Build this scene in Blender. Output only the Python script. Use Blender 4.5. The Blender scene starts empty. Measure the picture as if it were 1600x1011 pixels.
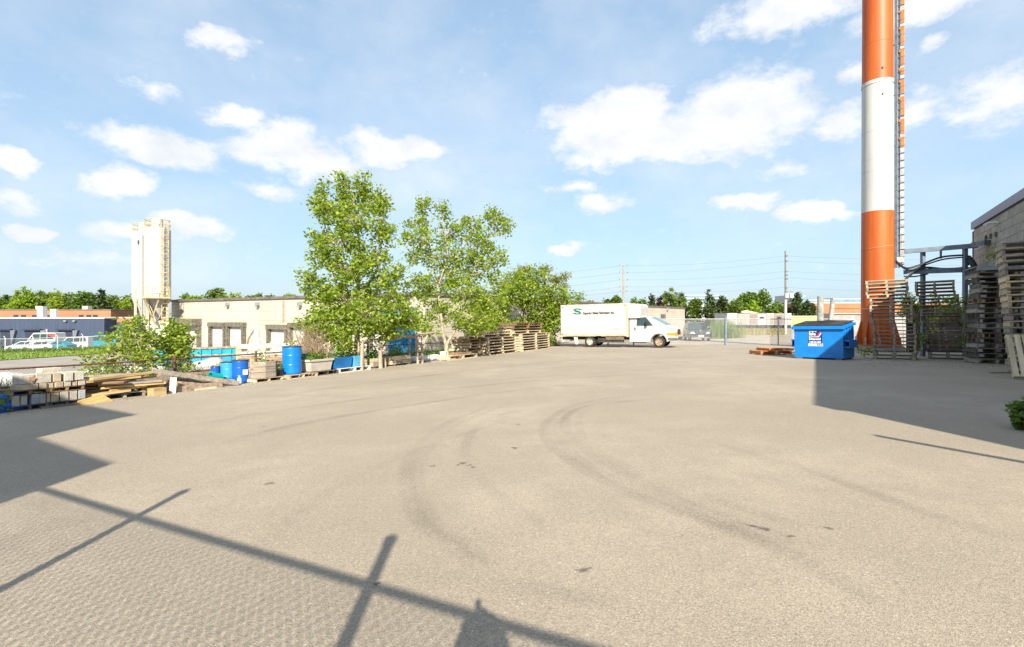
import bpy, bmesh, math, random
import numpy as np
from mathutils import Vector, Matrix
random.seed(7); RNG = np.random.default_rng(11)
S = bpy.context.scene
COL = S.collection

# ------------------------------------------------------------ camera, sky, sun, exposure
FPX, CX, HY, CAMZ = 756.0, 800.0, 492.0, 1.4
cam_d = bpy.data.cameras.new('Camera'); cam = bpy.data.objects.new('Camera', cam_d); COL.objects.link(cam)
cam_d.sensor_width = 36.0; cam_d.lens = 36.0*FPX/1600; cam_d.shift_y = -13.5/1600
cam_d.clip_start = 0.02; cam_d.clip_end = 6000
cam.location = (0, 0, CAMZ); cam.rotation_euler = (math.radians(90), 0, 0)
S.camera = cam
SUN_EL, SUN_AZ = math.radians(31.5), math.radians(-3.4)     # azimuth in which shadows fall
SUN_STRENGTH, SKY_STRENGTH, EXPOSURE = 4.4, 0.10, 1.22
sd = Vector((math.sin(SUN_AZ)*math.cos(SUN_EL), math.cos(SUN_AZ)*math.cos(SUN_EL), -math.sin(SUN_EL)))
sun_d = bpy.data.lights.new('Sun', 'SUN'); sun = bpy.data.objects.new('Sun', sun_d); COL.objects.link(sun)
sun_d.energy = SUN_STRENGTH; sun_d.angle = math.radians(0.5); sun_d.color = (1.0, 0.90, 0.75)
sun.rotation_euler = sd.to_track_quat('-Z', 'Y').to_euler(); sun.location = (5, -20, 30)
S.view_settings.view_transform = 'Standard'; S.view_settings.look = 'None'
S.view_settings.exposure = EXPOSURE; S.view_settings.gamma = 1.0

def world():
    w = bpy.data.worlds.new('World'); S.world = w; w.use_nodes = True
    nt = w.node_tree; N = nt.nodes; L = nt.links; N.clear()
    def n(t, **k):
        a = N.new(t)
        for kk, v in k.items(): setattr(a, kk, v)
        return a
    def math_(op, a, b=None, c=None, clamp=False):
        m = n('ShaderNodeMath', operation=op); m.use_clamp = clamp
        for i, q in enumerate((a, b, c)):
            if q is None: continue
            if isinstance(q, (int, float)): m.inputs[i].default_value = q
            else: L.new(q, m.inputs[i])
        return m.outputs[0]
    def vm(op, a, b=None):
        m = n('ShaderNodeVectorMath', operation=op)
        for i, q in enumerate((a, b)):
            if q is None: continue
            if isinstance(q, tuple): m.inputs[i].default_value = q
            else: L.new(q, m.inputs[i])
        return m.outputs['Value'] if op in ('LENGTH', 'DISTANCE', 'DOT_PRODUCT') else m.outputs[0]
    sky = n('ShaderNodeTexSky', sky_type='NISHITA'); sky.sun_disc = False
    sky.sun_elevation = SUN_EL; sky.sun_rotation = math.pi - SUN_AZ
    sky.air_density = 1.0; sky.dust_density = 1.6; sky.ozone_density = 1.6; sky.altitude = 100
    tc = n('ShaderNodeTexCoord'); d = vm('NORMALIZE', tc.outputs['Generated'])
    sp = n('ShaderNodeSeparateXYZ'); L.new(d, sp.inputs[0])
    az = math_('ARCTAN2', sp.outputs[0], sp.outputs[1]); el = math_('ARCSINE', sp.outputs[2])
    cb = n('ShaderNodeCombineXYZ'); L.new(az, cb.inputs[0]); L.new(math_('MULTIPLY', el, 1.0), cb.inputs[1])
    ae = cb.outputs[0]
    # turbulent displacement of the cloud outlines
    def noise(scale, detail, rough, off=(0, 0, 0), vec=None):
        mp = vm('MULTIPLY', vec or ae, (scale, scale*1.55, 1)); mp = vm('ADD', mp, off)
        t = n('ShaderNodeTexNoise'); t.inputs['Scale'].default_value = 1.0; t.inputs['Detail'].default_value = detail
        t.inputs['Roughness'].default_value = rough; L.new(mp, t.inputs['Vector'])
        return t
    wob = noise(7, 5, 0.62)
    off = vm('MULTIPLY', vm('SUBTRACT', wob.outputs['Color'], (.5, .5, .5)), (0.15, 0.085, 0))
    aew = vm('ADD', ae, off)
    blobs = [(352,74,52,20,.8),(245,132,58,24,.35),(375,178,50,24,.6),(255,226,98,30,.95),(180,276,72,24,1),(12,250,38,24,.8),
             (445,214,60,32,.7),(460,246,110,30,.9),(622,228,78,26,.9),(420,292,60,13,.45),(30,357,48,16,.8),(290,352,64,20,.9),
             (200,362,100,22,.55),(130,402,130,26,.4),(40,312,80,20,.35),(950,195,100,52,1),(1160,178,120,66,1),(1055,212,190,42,1),
             (1010,152,42,26,.8),(925,250,66,16,.6),(897,288,48,11,.5),(940,312,46,17,.7),(875,387,22,10,.9),(1170,322,62,14,.85),
             (1275,328,62,18,.9),(1230,14,130,40,.85),(1450,8,130,32,.85),(1160,40,60,30,.5),(1315,190,60,34,.65),(1545,160,92,46,.65),
             (1215,270,60,22,.4),(1450,78,26,18,.4),(1425,180,46,40,.5),(640,385,60,16,.3),(1330,110,40,26,.4)]
    acc = None; light = None
    for (px, py, rx, ry, wgt) in blobs:
        dx, dz = (px-CX)/FPX, (HY-py)/FPX; r = math.hypot(1, dx)
        a, e = math.atan(dx), math.atan2(dz, r)
        ra = rx/FPX/(1+dx*dx)*1.35; re = ry/FPX/r/(1+(dz/r)**2)*1.3
        v = vm('MULTIPLY', vm('SUBTRACT', aew, (a, e, 0)), (1/ra, 1/re, 0))
        m = math_('MULTIPLY', math_('SUBTRACT', 1.0, vm('LENGTH', v)), wgt)
        acc = m if acc is None else math_('SMOOTH_MAX', acc, m, 0.12)
    # the same kind of cloud field over the rest of the sky
    fld = noise(2.4, 2, .5, (3.1, 7.7, 0)); 
    away = math_('SUBTRACT', math_('ABSOLUTE', az), 0.95, None, True)
    rest = math_('MULTIPLY', math_('MULTIPLY', math_('SUBTRACT', fld.outputs[0], .52), 4.0), math_('MULTIPLY', away, 4.0, None, True))
    acc = math_('MAXIMUM', acc, rest)
    fine = noise(16, 8, .66, (1.3, 4.2, 0))
    dens = math_('ADD', acc, math_('MULTIPLY', math_('SUBTRACT', fine.outputs[0], .5), .95))
    mr = n('ShaderNodeMapRange', interpolation_type='SMOOTHSTEP'); L.new(dens, mr.inputs[0])
    mr.inputs[1].default_value = .0; mr.inputs[2].default_value = .52; mr.inputs[3].default_value = 0; mr.inputs[4].default_value = .93
    # thin veil
    veil = noise(3.0, 7, .6, (9, 2, 0)); vr = n('ShaderNodeMapRange'); L.new(veil.outputs[0], vr.inputs[0])
    vr.inputs[1].default_value = .38; vr.inputs[2].default_value = .75; vr.inputs[4].default_value = .42
    cover = math_('MAXIMUM', mr.outputs[0], vr.outputs[0])
    # slightly greyer undersides: density sampled a little higher up
    sh = noise(9, 5, .6, (1.3, 4.55, 0))
    sr = n('ShaderNodeMapRange'); L.new(sh.outputs[0], sr.inputs[0]); sr.inputs[1].default_value = .35; sr.inputs[2].default_value = .7
    cc = n('ShaderNodeMix', data_type='RGBA'); L.new(sr.outputs[0], cc.inputs['Factor'])
    cc.inputs[6].default_value = (4.9, 4.85, 4.75, 1); cc.inputs[7].default_value = (3.75, 3.9, 4.1, 1)
    mx = n('ShaderNodeMix', data_type='RGBA'); L.new(cover, mx.inputs['Factor']); gm = n('ShaderNodeGamma'); gm.inputs[1].default_value = .37; L.new(sky.outputs[0], gm.inputs[0])
    tn = n('ShaderNodeMix', data_type='RGBA', blend_type='MULTIPLY'); tn.inputs['Factor'].default_value = 1; L.new(gm.outputs[0], tn.inputs[6]); tn.inputs[7].default_value = (1.64, 2.03, 2.37, 1)
    L.new(tn.outputs[2], mx.inputs[6]); L.new(cc.outputs[2], mx.inputs[7])
    bg = n('ShaderNodeBackground'); bg.inputs[1].default_value = SKY_STRENGTH; L.new(mx.outputs[2], bg.inputs[0])
    out = n('ShaderNodeOutputWorld'); L.new(bg.outputs[0], out.inputs[0])
world()

# ------------------------------------------------------------ terrain and pixel helpers
def g(x, y):
    """height of the ground: the yard falls gently forward and to the left"""
    Y = 80*math.tanh(y/80); X = 120*math.tanh(x/120) if x < 0 else 8*math.tanh(x/8)
    z = -.032*Y + .0227*X
    if x < -18: z -= .015*(-18-x)*min(1, 70/max(1, -x))
    return z
def ray(px, py): return Vector(((px-CX)/FPX, 1.0, (HY-py)/FPX))
def at(px, py, D): r = ray(px, py); return Vector((r.x*D, D, CAMZ + r.z*D))
def gp(px, py):
    """where the view ray through a pixel meets the ground"""
    lo, hi = .5, 600.0
    f = lambda D: CAMZ + (HY-py)/FPX*D - g((px-CX)/FPX*D, D)
    for _ in range(60):
        m = (lo+hi)/2
        if f(m) > 0: lo = m
        else: hi = m
    x = (px-CX)/FPX*lo
    return Vector((x, lo, g(x, lo)))
def gz(x, y): return Vector((x, y, g(x, y)))
def frame(x, y, rz=0.0, tilt=True, dz=0.0, z=None):
    e = .25; zz = g(x, y) if z is None else z
    if tilt:
        nx = -(g(x+e, y)-g(x-e, y))/(2*e); ny = -(g(x, y+e)-g(x, y-e))/(2*e)
        up = Vector((nx, ny, 1)).normalized()
    else: up = Vector((0, 0, 1))
    f = Vector((math.cos(rz), math.sin(rz), 0)); f = (f - up*f.dot(up)).normalized(); s = up.cross(f)
    M = Matrix((f, s, up)).transposed().to_4x4(); M.translation = Vector((x, y, zz)) + up*dz
    return M
G1, G2 = gp(135, 630), gp(850, 545)
LU = (G2-G1); LU.z = 0; LU.normalize(); LN = Vector((-LU.y, LU.x, 0)); LANG = math.atan2(LU.y, LU.x)
def Lp(px, off=0.0):
    """point on the line of goods at the yard's left edge under a pixel column"""
    k = (px-CX)/FPX; a = G1 + LN*off
    t = (k*a.y - a.x)/(LU.x - k*LU.y); p = a + LU*t
    return Vector((p.x, p.y, g(p.x, p.y)))

# ------------------------------------------------------------ materials
MATS = {}
def mat(name, col, rough=.7, var=.18, scale=6.0, bump=0.0, metal=0.0, col2=None, randobj=0.0, spec=.35, bscale=None, streak=None, coat=0.0):
    if name in MATS: return MATS[name]
    m = bpy.data.materials.new(name); m.use_nodes = True; MATS[name] = m
    nt = m.node_tree; N = nt.nodes; L = nt.links; b = N['Principled BSDF']
    b.inputs['Roughness'].default_value = rough; b.inputs['Metallic'].default_value = metal
    b.inputs['Specular IOR Level'].default_value = spec; b.inputs['Coat Weight'].default_value = coat
    tc = N.new('ShaderNodeTexCoord'); mp = N.new('ShaderNodeMapping'); L.new(tc.outputs['Object'], mp.inputs[0])
    if streak: mp.inputs['Scale'].default_value = streak
    oi = N.new('ShaderNodeObjectInfo')
    ad = N.new('ShaderNodeVectorMath'); ad.operation = 'ADD'; L.new(mp.outputs[0], ad.inputs[0])
    mu = N.new('ShaderNodeMath'); mu.operation = 'MULTIPLY'; mu.inputs[1].default_value = 37.0; L.new(oi.outputs['Random'], mu.inputs[0]); L.new(mu.outputs[0], ad.inputs[1])
    nz = N.new('ShaderNodeTexNoise'); nz.inputs['Scale'].default_value = scale; nz.inputs['Detail'].default_value = 6; nz.inputs['Roughness'].default_value = .65
    L.new(ad.outputs[0], nz.inputs['Vector'])
    c2 = col2 or tuple(max(0, c*(1-var*2.2)) for c in col); c1 = col if col2 else tuple(min(1, c*(1+var)) for c in col)
    rp = N.new('ShaderNodeValToRGB'); rp.color_ramp.elements[0].position = .32; rp.color_ramp.elements[1].position = .68
    rp.color_ramp.elements[0].color = (*c2, 1); rp.color_ramp.elements[1].color = (*c1, 1)
    L.new(nz.outputs[0], rp.inputs[0]); out = rp.outputs[0]
    if randobj:
        hs = N.new('ShaderNodeHueSaturation'); mr = N.new('ShaderNodeMapRange'); L.new(oi.outputs['Random'], mr.inputs[0])
        mr.inputs[3].default_value = 1-randobj; mr.inputs[4].default_value = 1+randobj; L.new(mr.outputs[0], hs.inputs['Value'])
        mr2 = N.new('ShaderNodeMapRange'); fr = N.new('ShaderNodeMath'); fr.operation = 'FRACT'; m9 = N.new('ShaderNodeMath'); m9.operation = 'MULTIPLY'; m9.inputs[1].default_value = 9.7
        L.new(oi.outputs['Random'], m9.inputs[0]); L.new(m9.outputs[0], fr.inputs[0]); L.new(fr.outputs[0], mr2.inputs[0])
        mr2.inputs[3].default_value = 1-randobj*.7; mr2.inputs[4].default_value = 1+randobj*.5; L.new(mr2.outputs[0], hs.inputs['Saturation'])
        L.new(out, hs.inputs['Color']); out = hs.outputs[0]
    L.new(out, b.inputs['Base Color'])
    if bump:
        n2 = N.new('ShaderNodeTexNoise'); n2.inputs['Scale'].default_value = bscale or scale*5; n2.inputs['Detail'].default_value = 4; L.new(ad.outputs[0], n2.inputs['Vector'])
        bp = N.new('ShaderNodeBump'); bp.inputs['Strength'].default_value = bump; bp.inputs['Distance'].default_value = .02
        L.new(n2.outputs[0], bp.inputs['Height']); L.new(bp.outputs[0], b.inputs['Normal'])
    return m
def leaf_mat(name, lo, hi, trans=.35, hue=(.0)):
    if name in MATS: return MATS[name]
    m = bpy.data.materials.new(name); m.use_nodes = True; MATS[name] = m
    nt = m.node_tree; N = nt.nodes; L = nt.links; b = N['Principled BSDF']; o = N['Material Output']
    ge = N.new('ShaderNodeNewGeometry'); rp = N.new('ShaderNodeValToRGB')
    rp.color_ramp.elements[0].color = (*lo, 1); rp.color_ramp.elements[1].color = (*hi, 1)
    L.new(ge.outputs['Random Per Island'], rp.inputs[0]); L.new(rp.outputs[0], b.inputs['Base Color'])
    b.inputs['Roughness'].default_value = .5; b.inputs['Specular IOR Level'].default_value = .3
    t = N.new('ShaderNodeBsdfTranslucent'); hs = N.new('ShaderNodeHueSaturation'); hs.inputs['Value'].default_value = 1.5; hs.inputs['Saturation'].default_value = 1.1
    hs.inputs['Hue'].default_value = .485; L.new(rp.outputs[0], hs.inputs['Color']); L.new(hs.outputs[0], t.inputs['Color'])
    mx = N.new('ShaderNodeMixShader'); mx.inputs[0].default_value = trans; L.new(b.outputs[0], mx.inputs[1]); L.new(t.outputs[0], mx.inputs[2]); L.new(mx.outputs[0], o.inputs[0])
    return m
def block_mat(name, col, bw, bh, mortar=.02, dark=.82, rough=.85):
    """painted concrete block courses for walls too far away to tell blocks apart; coordinates in metres along the wall"""
    if name in MATS: return MATS[name]
    m = mat(name, col, rough, .07, .35); nt = m.node_tree; N = nt.nodes; L = nt.links; b = N['Principled BSDF']
    src = b.inputs['Base Color'].links[0].from_socket
    tc = N.new('ShaderNodeTexCoord'); sp = N.new('ShaderNodeSeparateXYZ'); cb = N.new('ShaderNodeCombineXYZ'); L.new(tc.outputs['Object'], sp.inputs[0])
    ad = N.new('ShaderNodeMath'); ad.operation = 'ADD'; L.new(sp.outputs[0], ad.inputs[0]); L.new(sp.outputs[1], ad.inputs[1]); L.new(ad.outputs[0], cb.inputs[0]); L.new(sp.outputs[2], cb.inputs[1])
    br = N.new('ShaderNodeTexBrick'); br.inputs['Scale'].default_value = 1; br.inputs['Brick Width'].default_value = bw; br.inputs['Row Height'].default_value = bh
    br.inputs['Mortar Size'].default_value = mortar; br.inputs['Color1'].default_value = (1, 1, 1, 1); br.inputs['Color2'].default_value = (.93, .93, .93, 1); br.inputs['Mortar'].default_value = (dark*.8, dark*.8, dark*.78, 1)
    L.new(cb.outputs[0], br.inputs['Vector'])
    mu = N.new('ShaderNodeMix'); mu.data_type = 'RGBA'; mu.blend_type = 'MULTIPLY'; mu.inputs['Factor'].default_value = 1
    L.new(src, mu.inputs[6]); L.new(br.outputs[0], mu.inputs[7]); L.new(mu.outputs[2], b.inputs['Base Color'])
    return m
def glass_mat(name='window_glass', col=(.03, .05, .06), rough=.06):
    m = mat(name, col, rough, .05, 2, spec=.8); return m

def asphalt():
    m = bpy.data.materials.new('yard_asphalt'); m.use_nodes = True; MATS['yard_asphalt'] = m
    nt = m.node_tree; N = nt.nodes; L = nt.links; b = N['Principled BSDF']; b.inputs['Roughness'].default_value = .88; b.inputs['Specular IOR Level'].default_value = .25
    tc = N.new('ShaderNodeTexCoord'); P = tc.outputs['Object']
    def nz(scale, detail=4, rough=.6, vec=P, dist=0):
        t = N.new('ShaderNodeTexNoise'); t.inputs['Scale'].default_value = scale; t.inputs['Detail'].default_value = detail; t.inputs['Roughness'].default_value = rough; t.inputs['Distortion'].default_value = dist
        L.new(vec, t.inputs['Vector']); return t.outputs[0]
    def ramp(v, p0, p1, a=0.0, z=1.0, sm=True):
        r = N.new('ShaderNodeMapRange'); r.interpolation_type = 'SMOOTHSTEP' if sm else 'LINEAR'; L.new(v, r.inputs[0])
        r.inputs[1].default_value = p0; r.inputs[2].default_value = p1; r.inputs[3].default_value = a; r.inputs[4].default_value = z; return r.outputs[0]
    def mth(op, a, c, clamp=False):
        q = N.new('ShaderNodeMath'); q.operation = op; q.use_clamp = clamp
        for i, v in enumerate((a, c)):
            if isinstance(v, (int, float)): q.inputs[i].default_value = v
            else: L.new(v, q.inputs[i])
        return q.outputs[0]
    def mix(f, a, c, mode='MIX'):
        q = N.new('ShaderNodeMix'); q.data_type = 'RGBA'; q.blend_type = mode
        if isinstance(f, (int, float)): q.inputs['Factor'].default_value = f
        else: L.new(f, q.inputs['Factor'])
        for i, v in ((6, a), (7, c)):
            if isinstance(v, tuple): q.inputs[i].default_value = (*v, 1)
            else: L.new(v, q.inputs[i])
        return q.outputs[2]
    base = mix(ramp(nz(.22, 5), .3, .7), (.295, .251, .194), (.388, .334, .262))
    base = mix(ramp(nz(1.4, 6, .7), .35, .7), base, (.308, .263, .204))
    # stones of the worn surface
    vo = N.new('ShaderNodeTexVoronoi'); vo.inputs['Scale'].default_value = 170; L.new(P, vo.inputs['Vector'])
    hs = N.new('ShaderNodeSeparateColor'); L.new(vo.outputs['Color'], hs.inputs[0])
    st = ramp(hs.outputs[0], 0, 1, .70, 1.32, False)
    gr = N.new('ShaderNodeCombineColor')
    for i in range(3): L.new(st, gr.inputs[i])
    base = mix(.8, base, gr.outputs[0], 'MULTIPLY')
    g2 = nz(60, 5, .75); sg = ramp(g2, .3, .7, .86, 1.14); gr2 = N.new('ShaderNodeCombineColor')
    for i in range(3): L.new(sg, gr2.inputs[i])
    base = mix(1.0, base, gr2.outputs[0], 'MULTIPLY')
    # wide worn lanes
    sm = N.new('ShaderNodeMapping'); sm.inputs['Scale'].default_value = (1, .25, 1); sm.inputs['Rotation'].default_value = (0, 0, .5); L.new(P, sm.inputs[0])
    base = mix(ramp(nz(.7, 5, .6, sm.outputs[0]), .5, .75, 0, .35), base, (.28, .24, .185))
    # damp spots and oil drips
    sp = nz(2.1, 2, .4); spm = ramp(sp, .75, .79, 0, .4)
    base = mix(spm, base, (.1, .09, .08))
    spots = [gp(722, 724), gp(735, 727), gp(715, 727), gp(739, 730), gp(676, 728), gp(421, 755), gp(1178, 822), gp(1190, 826), gp(1235, 838), gp(1290, 823), gp(590, 913), gp(914, 891), gp(810, 663), gp(805, 700)]
    for i, s in enumerate(spots):
        r = (.075, .04, .05, .05, .045, .08, .05, .06, .05, .04, .04, .06, .07, .06)[i]
        sb = N.new('ShaderNodeVectorMath'); sb.operation = 'DISTANCE'; wb = N.new('ShaderNodeVectorMath'); wb.operation = 'MULTIPLY_ADD'
        wn2 = N.new('ShaderNodeTexNoise'); wn2.inputs['Scale'].default_value = 14; L.new(P, wn2.inputs['Vector']); L.new(wn2.outputs['Color'], wb.inputs[0]); wb.inputs[1].default_value = (.13, .13, 0); L.new(P, wb.inputs[2])
        L.new(wb.outputs[0], sb.inputs[0]); sb.inputs[1].default_value = (s.x+.065, s.y+.065, s.z)
        base = mix(ramp(sb.outputs['Value'], r*.2, r*.8, .7, 0), base, (.045, .038, .03))
    # sparse dark and pale chips
    v2 = N.new('ShaderNodeTexVoronoi'); v2.inputs['Scale'].default_value = 42; L.new(P, v2.inputs['Vector']); c2 = N.new('ShaderNodeSeparateColor'); L.new(v2.outputs['Color'], c2.inputs[0])
    near = ramp(v2.outputs['Distance'], .12, .3, 1, 0)
    base = mix(mth('MULTIPLY', near, ramp(c2.outputs[0], .8, .86, 0, .6)), base, (.14, .12, .10))
    base = mix(mth('MULTIPLY', near, ramp(c2.outputs[1], .84, .9, 0, .7)), base, (.56, .52, .45))
    L.new(base, b.inputs['Base Color'])
    bp = N.new('ShaderNodeBump'); bp.inputs['Strength'].default_value = .28; bp.inputs['Distance'].default_value = .008
    hsum = mth('ADD', vo.outputs['Distance'], mth('MULTIPLY', nz(30, 4, .7), 1.5)); L.new(hsum, bp.inputs['Height']); L.new(bp.outputs[0], b.inputs['Normal'])
    return m

# ------------------------------------------------------------ mesh helpers
class MB:
    def __init__(s): s.v = []; s.f = []; s.sm = []
    def add(s, vs, fs, smooth=False):
        o = len(s.v); s.v += [tuple(v) for v in vs]; s.f += [tuple(i+o for i in f) for f in fs]; s.sm += [smooth]*len(fs); return s
    def box(s, c, d, R=None):
        c = Vector(c); h = Vector(d)*.5; vs = []
        for k in range(8):
            p = Vector((h.x if k & 1 else -h.x, h.y if k & 2 else -h.y, h.z if k & 4 else -h.z))
            vs.append(c + (R @ p if R else p))
        return s.add(vs, [(0,2,3,1),(4,5,7,6),(0,1,5,4),(2,6,7,3),(0,4,6,2),(1,3,7,5)])
    def beam(s, p, q, w, h, roll=0.0):
        p, q = Vector(p), Vector(q); d = q-p; x = d.normalized(); up = Vector((0,0,1)) if abs(x.z) < .95 else Vector((0,1,0))
        y = up.cross(x).normalized(); z = x.cross(y); R = Matrix((x, y, z)).transposed()
        if roll: R = R @ Matrix.Rotation(roll, 3, 'X')
        return s.box((p+q)/2, (d.length, w, h), R)
    def tube(s, pts, rad, n=8, cap=True):
        pts = [Vector(p) for p in pts]; m = len(pts)
        if not hasattr(rad, '__len__'): rad = [rad]*m
        vs = []; prev = None
        for i, p in enumerate(pts):
            t = (pts[min(i+1, m-1)] - pts[max(i-1, 0)]).normalized()
            if prev is None: a = t.orthogonal().normalized()
            else:
                a = prev - t*prev.dot(t); a = a.normalized() if a.length > 1e-6 else t.orthogonal().normalized()
            prev = a; b = t.cross(a)
            for k in range(n):
                w = 2*math.pi*k/n; vs.append(p + (a*math.cos(w)+b*math.sin(w))*rad[i])
        fs = [(i*n+k, i*n+(k+1) % n, (i+1)*n+(k+1) % n, (i+1)*n+k) for i in range(m-1) for k in range(n)]
        s.add(vs, fs, n > 4)
        if cap:
            s.add(vs[:n], [tuple(reversed(range(n)))]); s.add(vs[-n:], [tuple(range(n))])
        return s
    def lathe(s, prof, n=24, c=(0,0,0), smooth=True, cap=True):
        c = Vector(c)
        for (r0, z0), (r1, z1) in zip(prof[:-1], prof[1:]):
            vs = []
            for (r, z) in ((r0, z0), (r1, z1)):
                vs += [c + Vector((r*math.cos(2*math.pi*k/n), r*math.sin(2*math.pi*k/n), z)) for k in range(n)]
            s.add(vs, [(k, (k+1) % n, n+(k+1) % n, n+k) for k in range(n)], smooth)
        if cap:
            for (r, z), rev in ((prof[0], True), (prof[-1], False)):
                if r > 1e-4:
                    vs = [c + Vector((r*math.cos(2*math.pi*k/n), r*math.sin(2*math.pi*k/n), z)) for k in range(n)]
                    s.add(vs, [tuple(reversed(range(n))) if rev else tuple(range(n))])
        return s
    def prism(s, poly, y0, y1, taper=None):
        """polygon in x,z pulled along y; taper=(z0,w0,z1,w1) sets the half-width by height instead"""
        n = len(poly)
        def Y(z, sg, y):
            if taper is None: return y
            z0, w0, z1, w1 = taper; return sg*(w0 + (w1-w0)*(z-z0)/(z1-z0))
        A = [(x, Y(z, -1, y0), z) for x, z in poly]; B = [(x, Y(z, 1, y1), z) for x, z in poly]
        s.add(A+B, [(i, (i+1) % n, n+(i+1) % n, n+i) for i in range(n)]); s.add(A, [tuple(reversed(range(n)))]); s.add(B, [tuple(range(n))])
        return s
    def build(s, name, m, parent=None, bevel=0, M=None):
        me = bpy.data.meshes.new(name); me.from_pydata(s.v, [], s.f)
        me.polygons.foreach_set('use_smooth', s.sm); me.materials.append(m)
        bm = bmesh.new(); bm.from_mesh(me); bmesh.ops.recalc_face_normals(bm, faces=bm.faces); bm.to_mesh(me); bm.free(); me.update()
        return link(name, me, parent, bevel, M)
def link(name, me, parent=None, bevel=0, M=None):
    o = bpy.data.objects.new(name, me); COL.objects.link(o)
    if parent is not None: o.parent = parent
    if M is not None: o.matrix_local = M
    if bevel:
        b = o.modifiers.new('Bevel', 'BEVEL'); b.width = bevel; b.segments = 2; b.limit_method = 'ANGLE'; b.angle_limit = math.radians(40)
    return o
def tag(o, label, cat, group=None, kind=None):
    if label: o['label'] = label
    if cat: o['category'] = cat
    if group: o['group'] = group
    if kind: o['kind'] = kind
    return o
def thing(name, label, cat, M, group=None):
    o = bpy.data.objects.new(name, None); COL.objects.link(o); o.matrix_world = M; o.empty_display_size = .2
    return tag(o, label, cat, group)
def struct(o): o['kind'] = 'structure'; return o
def quads(name, V, m, parent=None):
    """V: (n,4,3) array of separate leaf quads"""
    n = len(V); me = bpy.data.meshes.new(name); me.vertices.add(4*n); me.vertices.foreach_set('co', V.reshape(-1).astype(np.float32))
    me.loops.add(4*n); me.loops.foreach_set('vertex_index', np.arange(4*n, dtype=np.int32))
    me.polygons.add(n); me.polygons.foreach_set('loop_start', np.arange(0, 4*n, 4, dtype=np.int32))
    me.update(calc_edges=True); me.materials.append(m)
    return link(name, me, parent)
def leaves(C, size, up=.5, aspect=.8):
    """leaf quads (base, side, tip, side) at the points C"""
    n = len(C); nm = RNG.normal(size=(n, 3)); nm[:, 2] = np.abs(nm[:, 2])+up; nm /= np.linalg.norm(nm, axis=1)[:, None]
    a = np.cross(nm, RNG.normal(size=(n, 3))); a /= np.linalg.norm(a, axis=1)[:, None]+1e-9; b = np.cross(nm, a)
    s = size*RNG.uniform(.6, 1.3, (n, 1)); fold = nm*s*.12
    return np.stack([C-a*s*.5, C+b*s*.5*aspect-a*s*.1+fold, C+a*s*.6, C-b*s*.5*aspect-a*s*.1+fold], 1)
def text_mesh(body, size, m, name, parent, loc, rot, bold=0.0, shear=0.0, width=None):
    cu = bpy.data.curves.new('t', 'FONT'); cu.body = body; cu.size = size; cu.extrude = .001; cu.offset = bold; cu.shear = shear; cu.resolution_u = 3
    ob = bpy.data.objects.new('t', cu); COL.objects.link(ob); dg = bpy.context.evaluated_depsgraph_get()
    me = bpy.data.meshes.new_from_object(ob.evaluated_get(dg)); bpy.data.objects.remove(ob); bpy.data.curves.remove(cu)
    xs = [v.co.x for v in me.vertices]
    if width and xs:
        k = width/max(1e-6, max(xs))
        for v in me.vertices: v.co.x *= k
    me.materials.clear(); me.materials.append(m); me.name = name
    o = link(name, me, parent); o.location = loc; o.rotation_euler = rot; return o
ORD = ['lowest', 'second', 'third', 'fourth', 'fifth', 'sixth', 'seventh', 'eighth', 'ninth', 'tenth', 'eleventh', 'twelfth', 'thirteenth', 'fourteenth', 'fifteenth', 'sixteenth',
       'seventeenth', 'eighteenth', 'nineteenth', 'twentieth', 'twenty-first', 'twenty-second', 'twenty-third', 'twenty-fourth']
FIRST = ['first']+ORD[1:]
# ------------------------------------------------------------ ground sheets
def sheet(name, a, b, c, d, nu, nv, off, m):
    mb = MB(); vs = []
    for j in range(nv+1):
        for i in range(nu+1):
            u, v = i/nu, j/nv
            x = (a[0]*(1-u)+b[0]*u)*(1-v)+(d[0]*(1-u)+c[0]*u)*v; y = (a[1]*(1-u)+b[1]*u)*(1-v)+(d[1]*(1-u)+c[1]*u)*v
            vs.append((x, y, g(x, y)+off))
    mb.add(vs, [(j*(nu+1)+i, j*(nu+1)+i+1, (j+1)*(nu+1)+i+1, (j+1)*(nu+1)+i) for j in range(nv) for i in range(nu)], True)
    return struct(mb.build(name, m))
def axis(lo, hi, fine, r=1.18):
    out = [0.0]; st = fine
    while out[-1] < hi: out.append(out[-1]+st); st = fine if out[-1] < 70 else st*r
    neg = [0.0]; st = fine
    while neg[-1] > lo: neg.append(neg[-1]-st); st = fine if neg[-1] > -70 else st*r
    return sorted(set(neg+out))
xs, ys = axis(-2500, 2500, 3.0), axis(-120, 4000, 3.0)
mb = MB(); mb.add([(x, y, g(x, y)-.10) for y in ys for x in xs],
    [(j*len(xs)+i, j*len(xs)+i+1, (j+1)*len(xs)+i+1, (j+1)*len(xs)+i) for j in range(len(ys)-1) for i in range(len(xs)-1)], True)
struct(mb.build('ground', mat('dirt_gravel', (.34, .30, .23), .95, .2, .6, .4, bscale=20)))
LE = G1 + LN*2.3
def Lt(t, off=2.3): p = G1 + LN*off + LU*t; return (p.x, p.y)
def Lty(y, off=2.3): return Lt((y-(G1+LN*off).y)/LU.y, off)
asphalt()
sheet('yard_pavement', Lty(-16), (48, -16), (48, 37.6), Lty(37.6), 60, 40, 0.0, MATS['yard_asphalt'])
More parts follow.
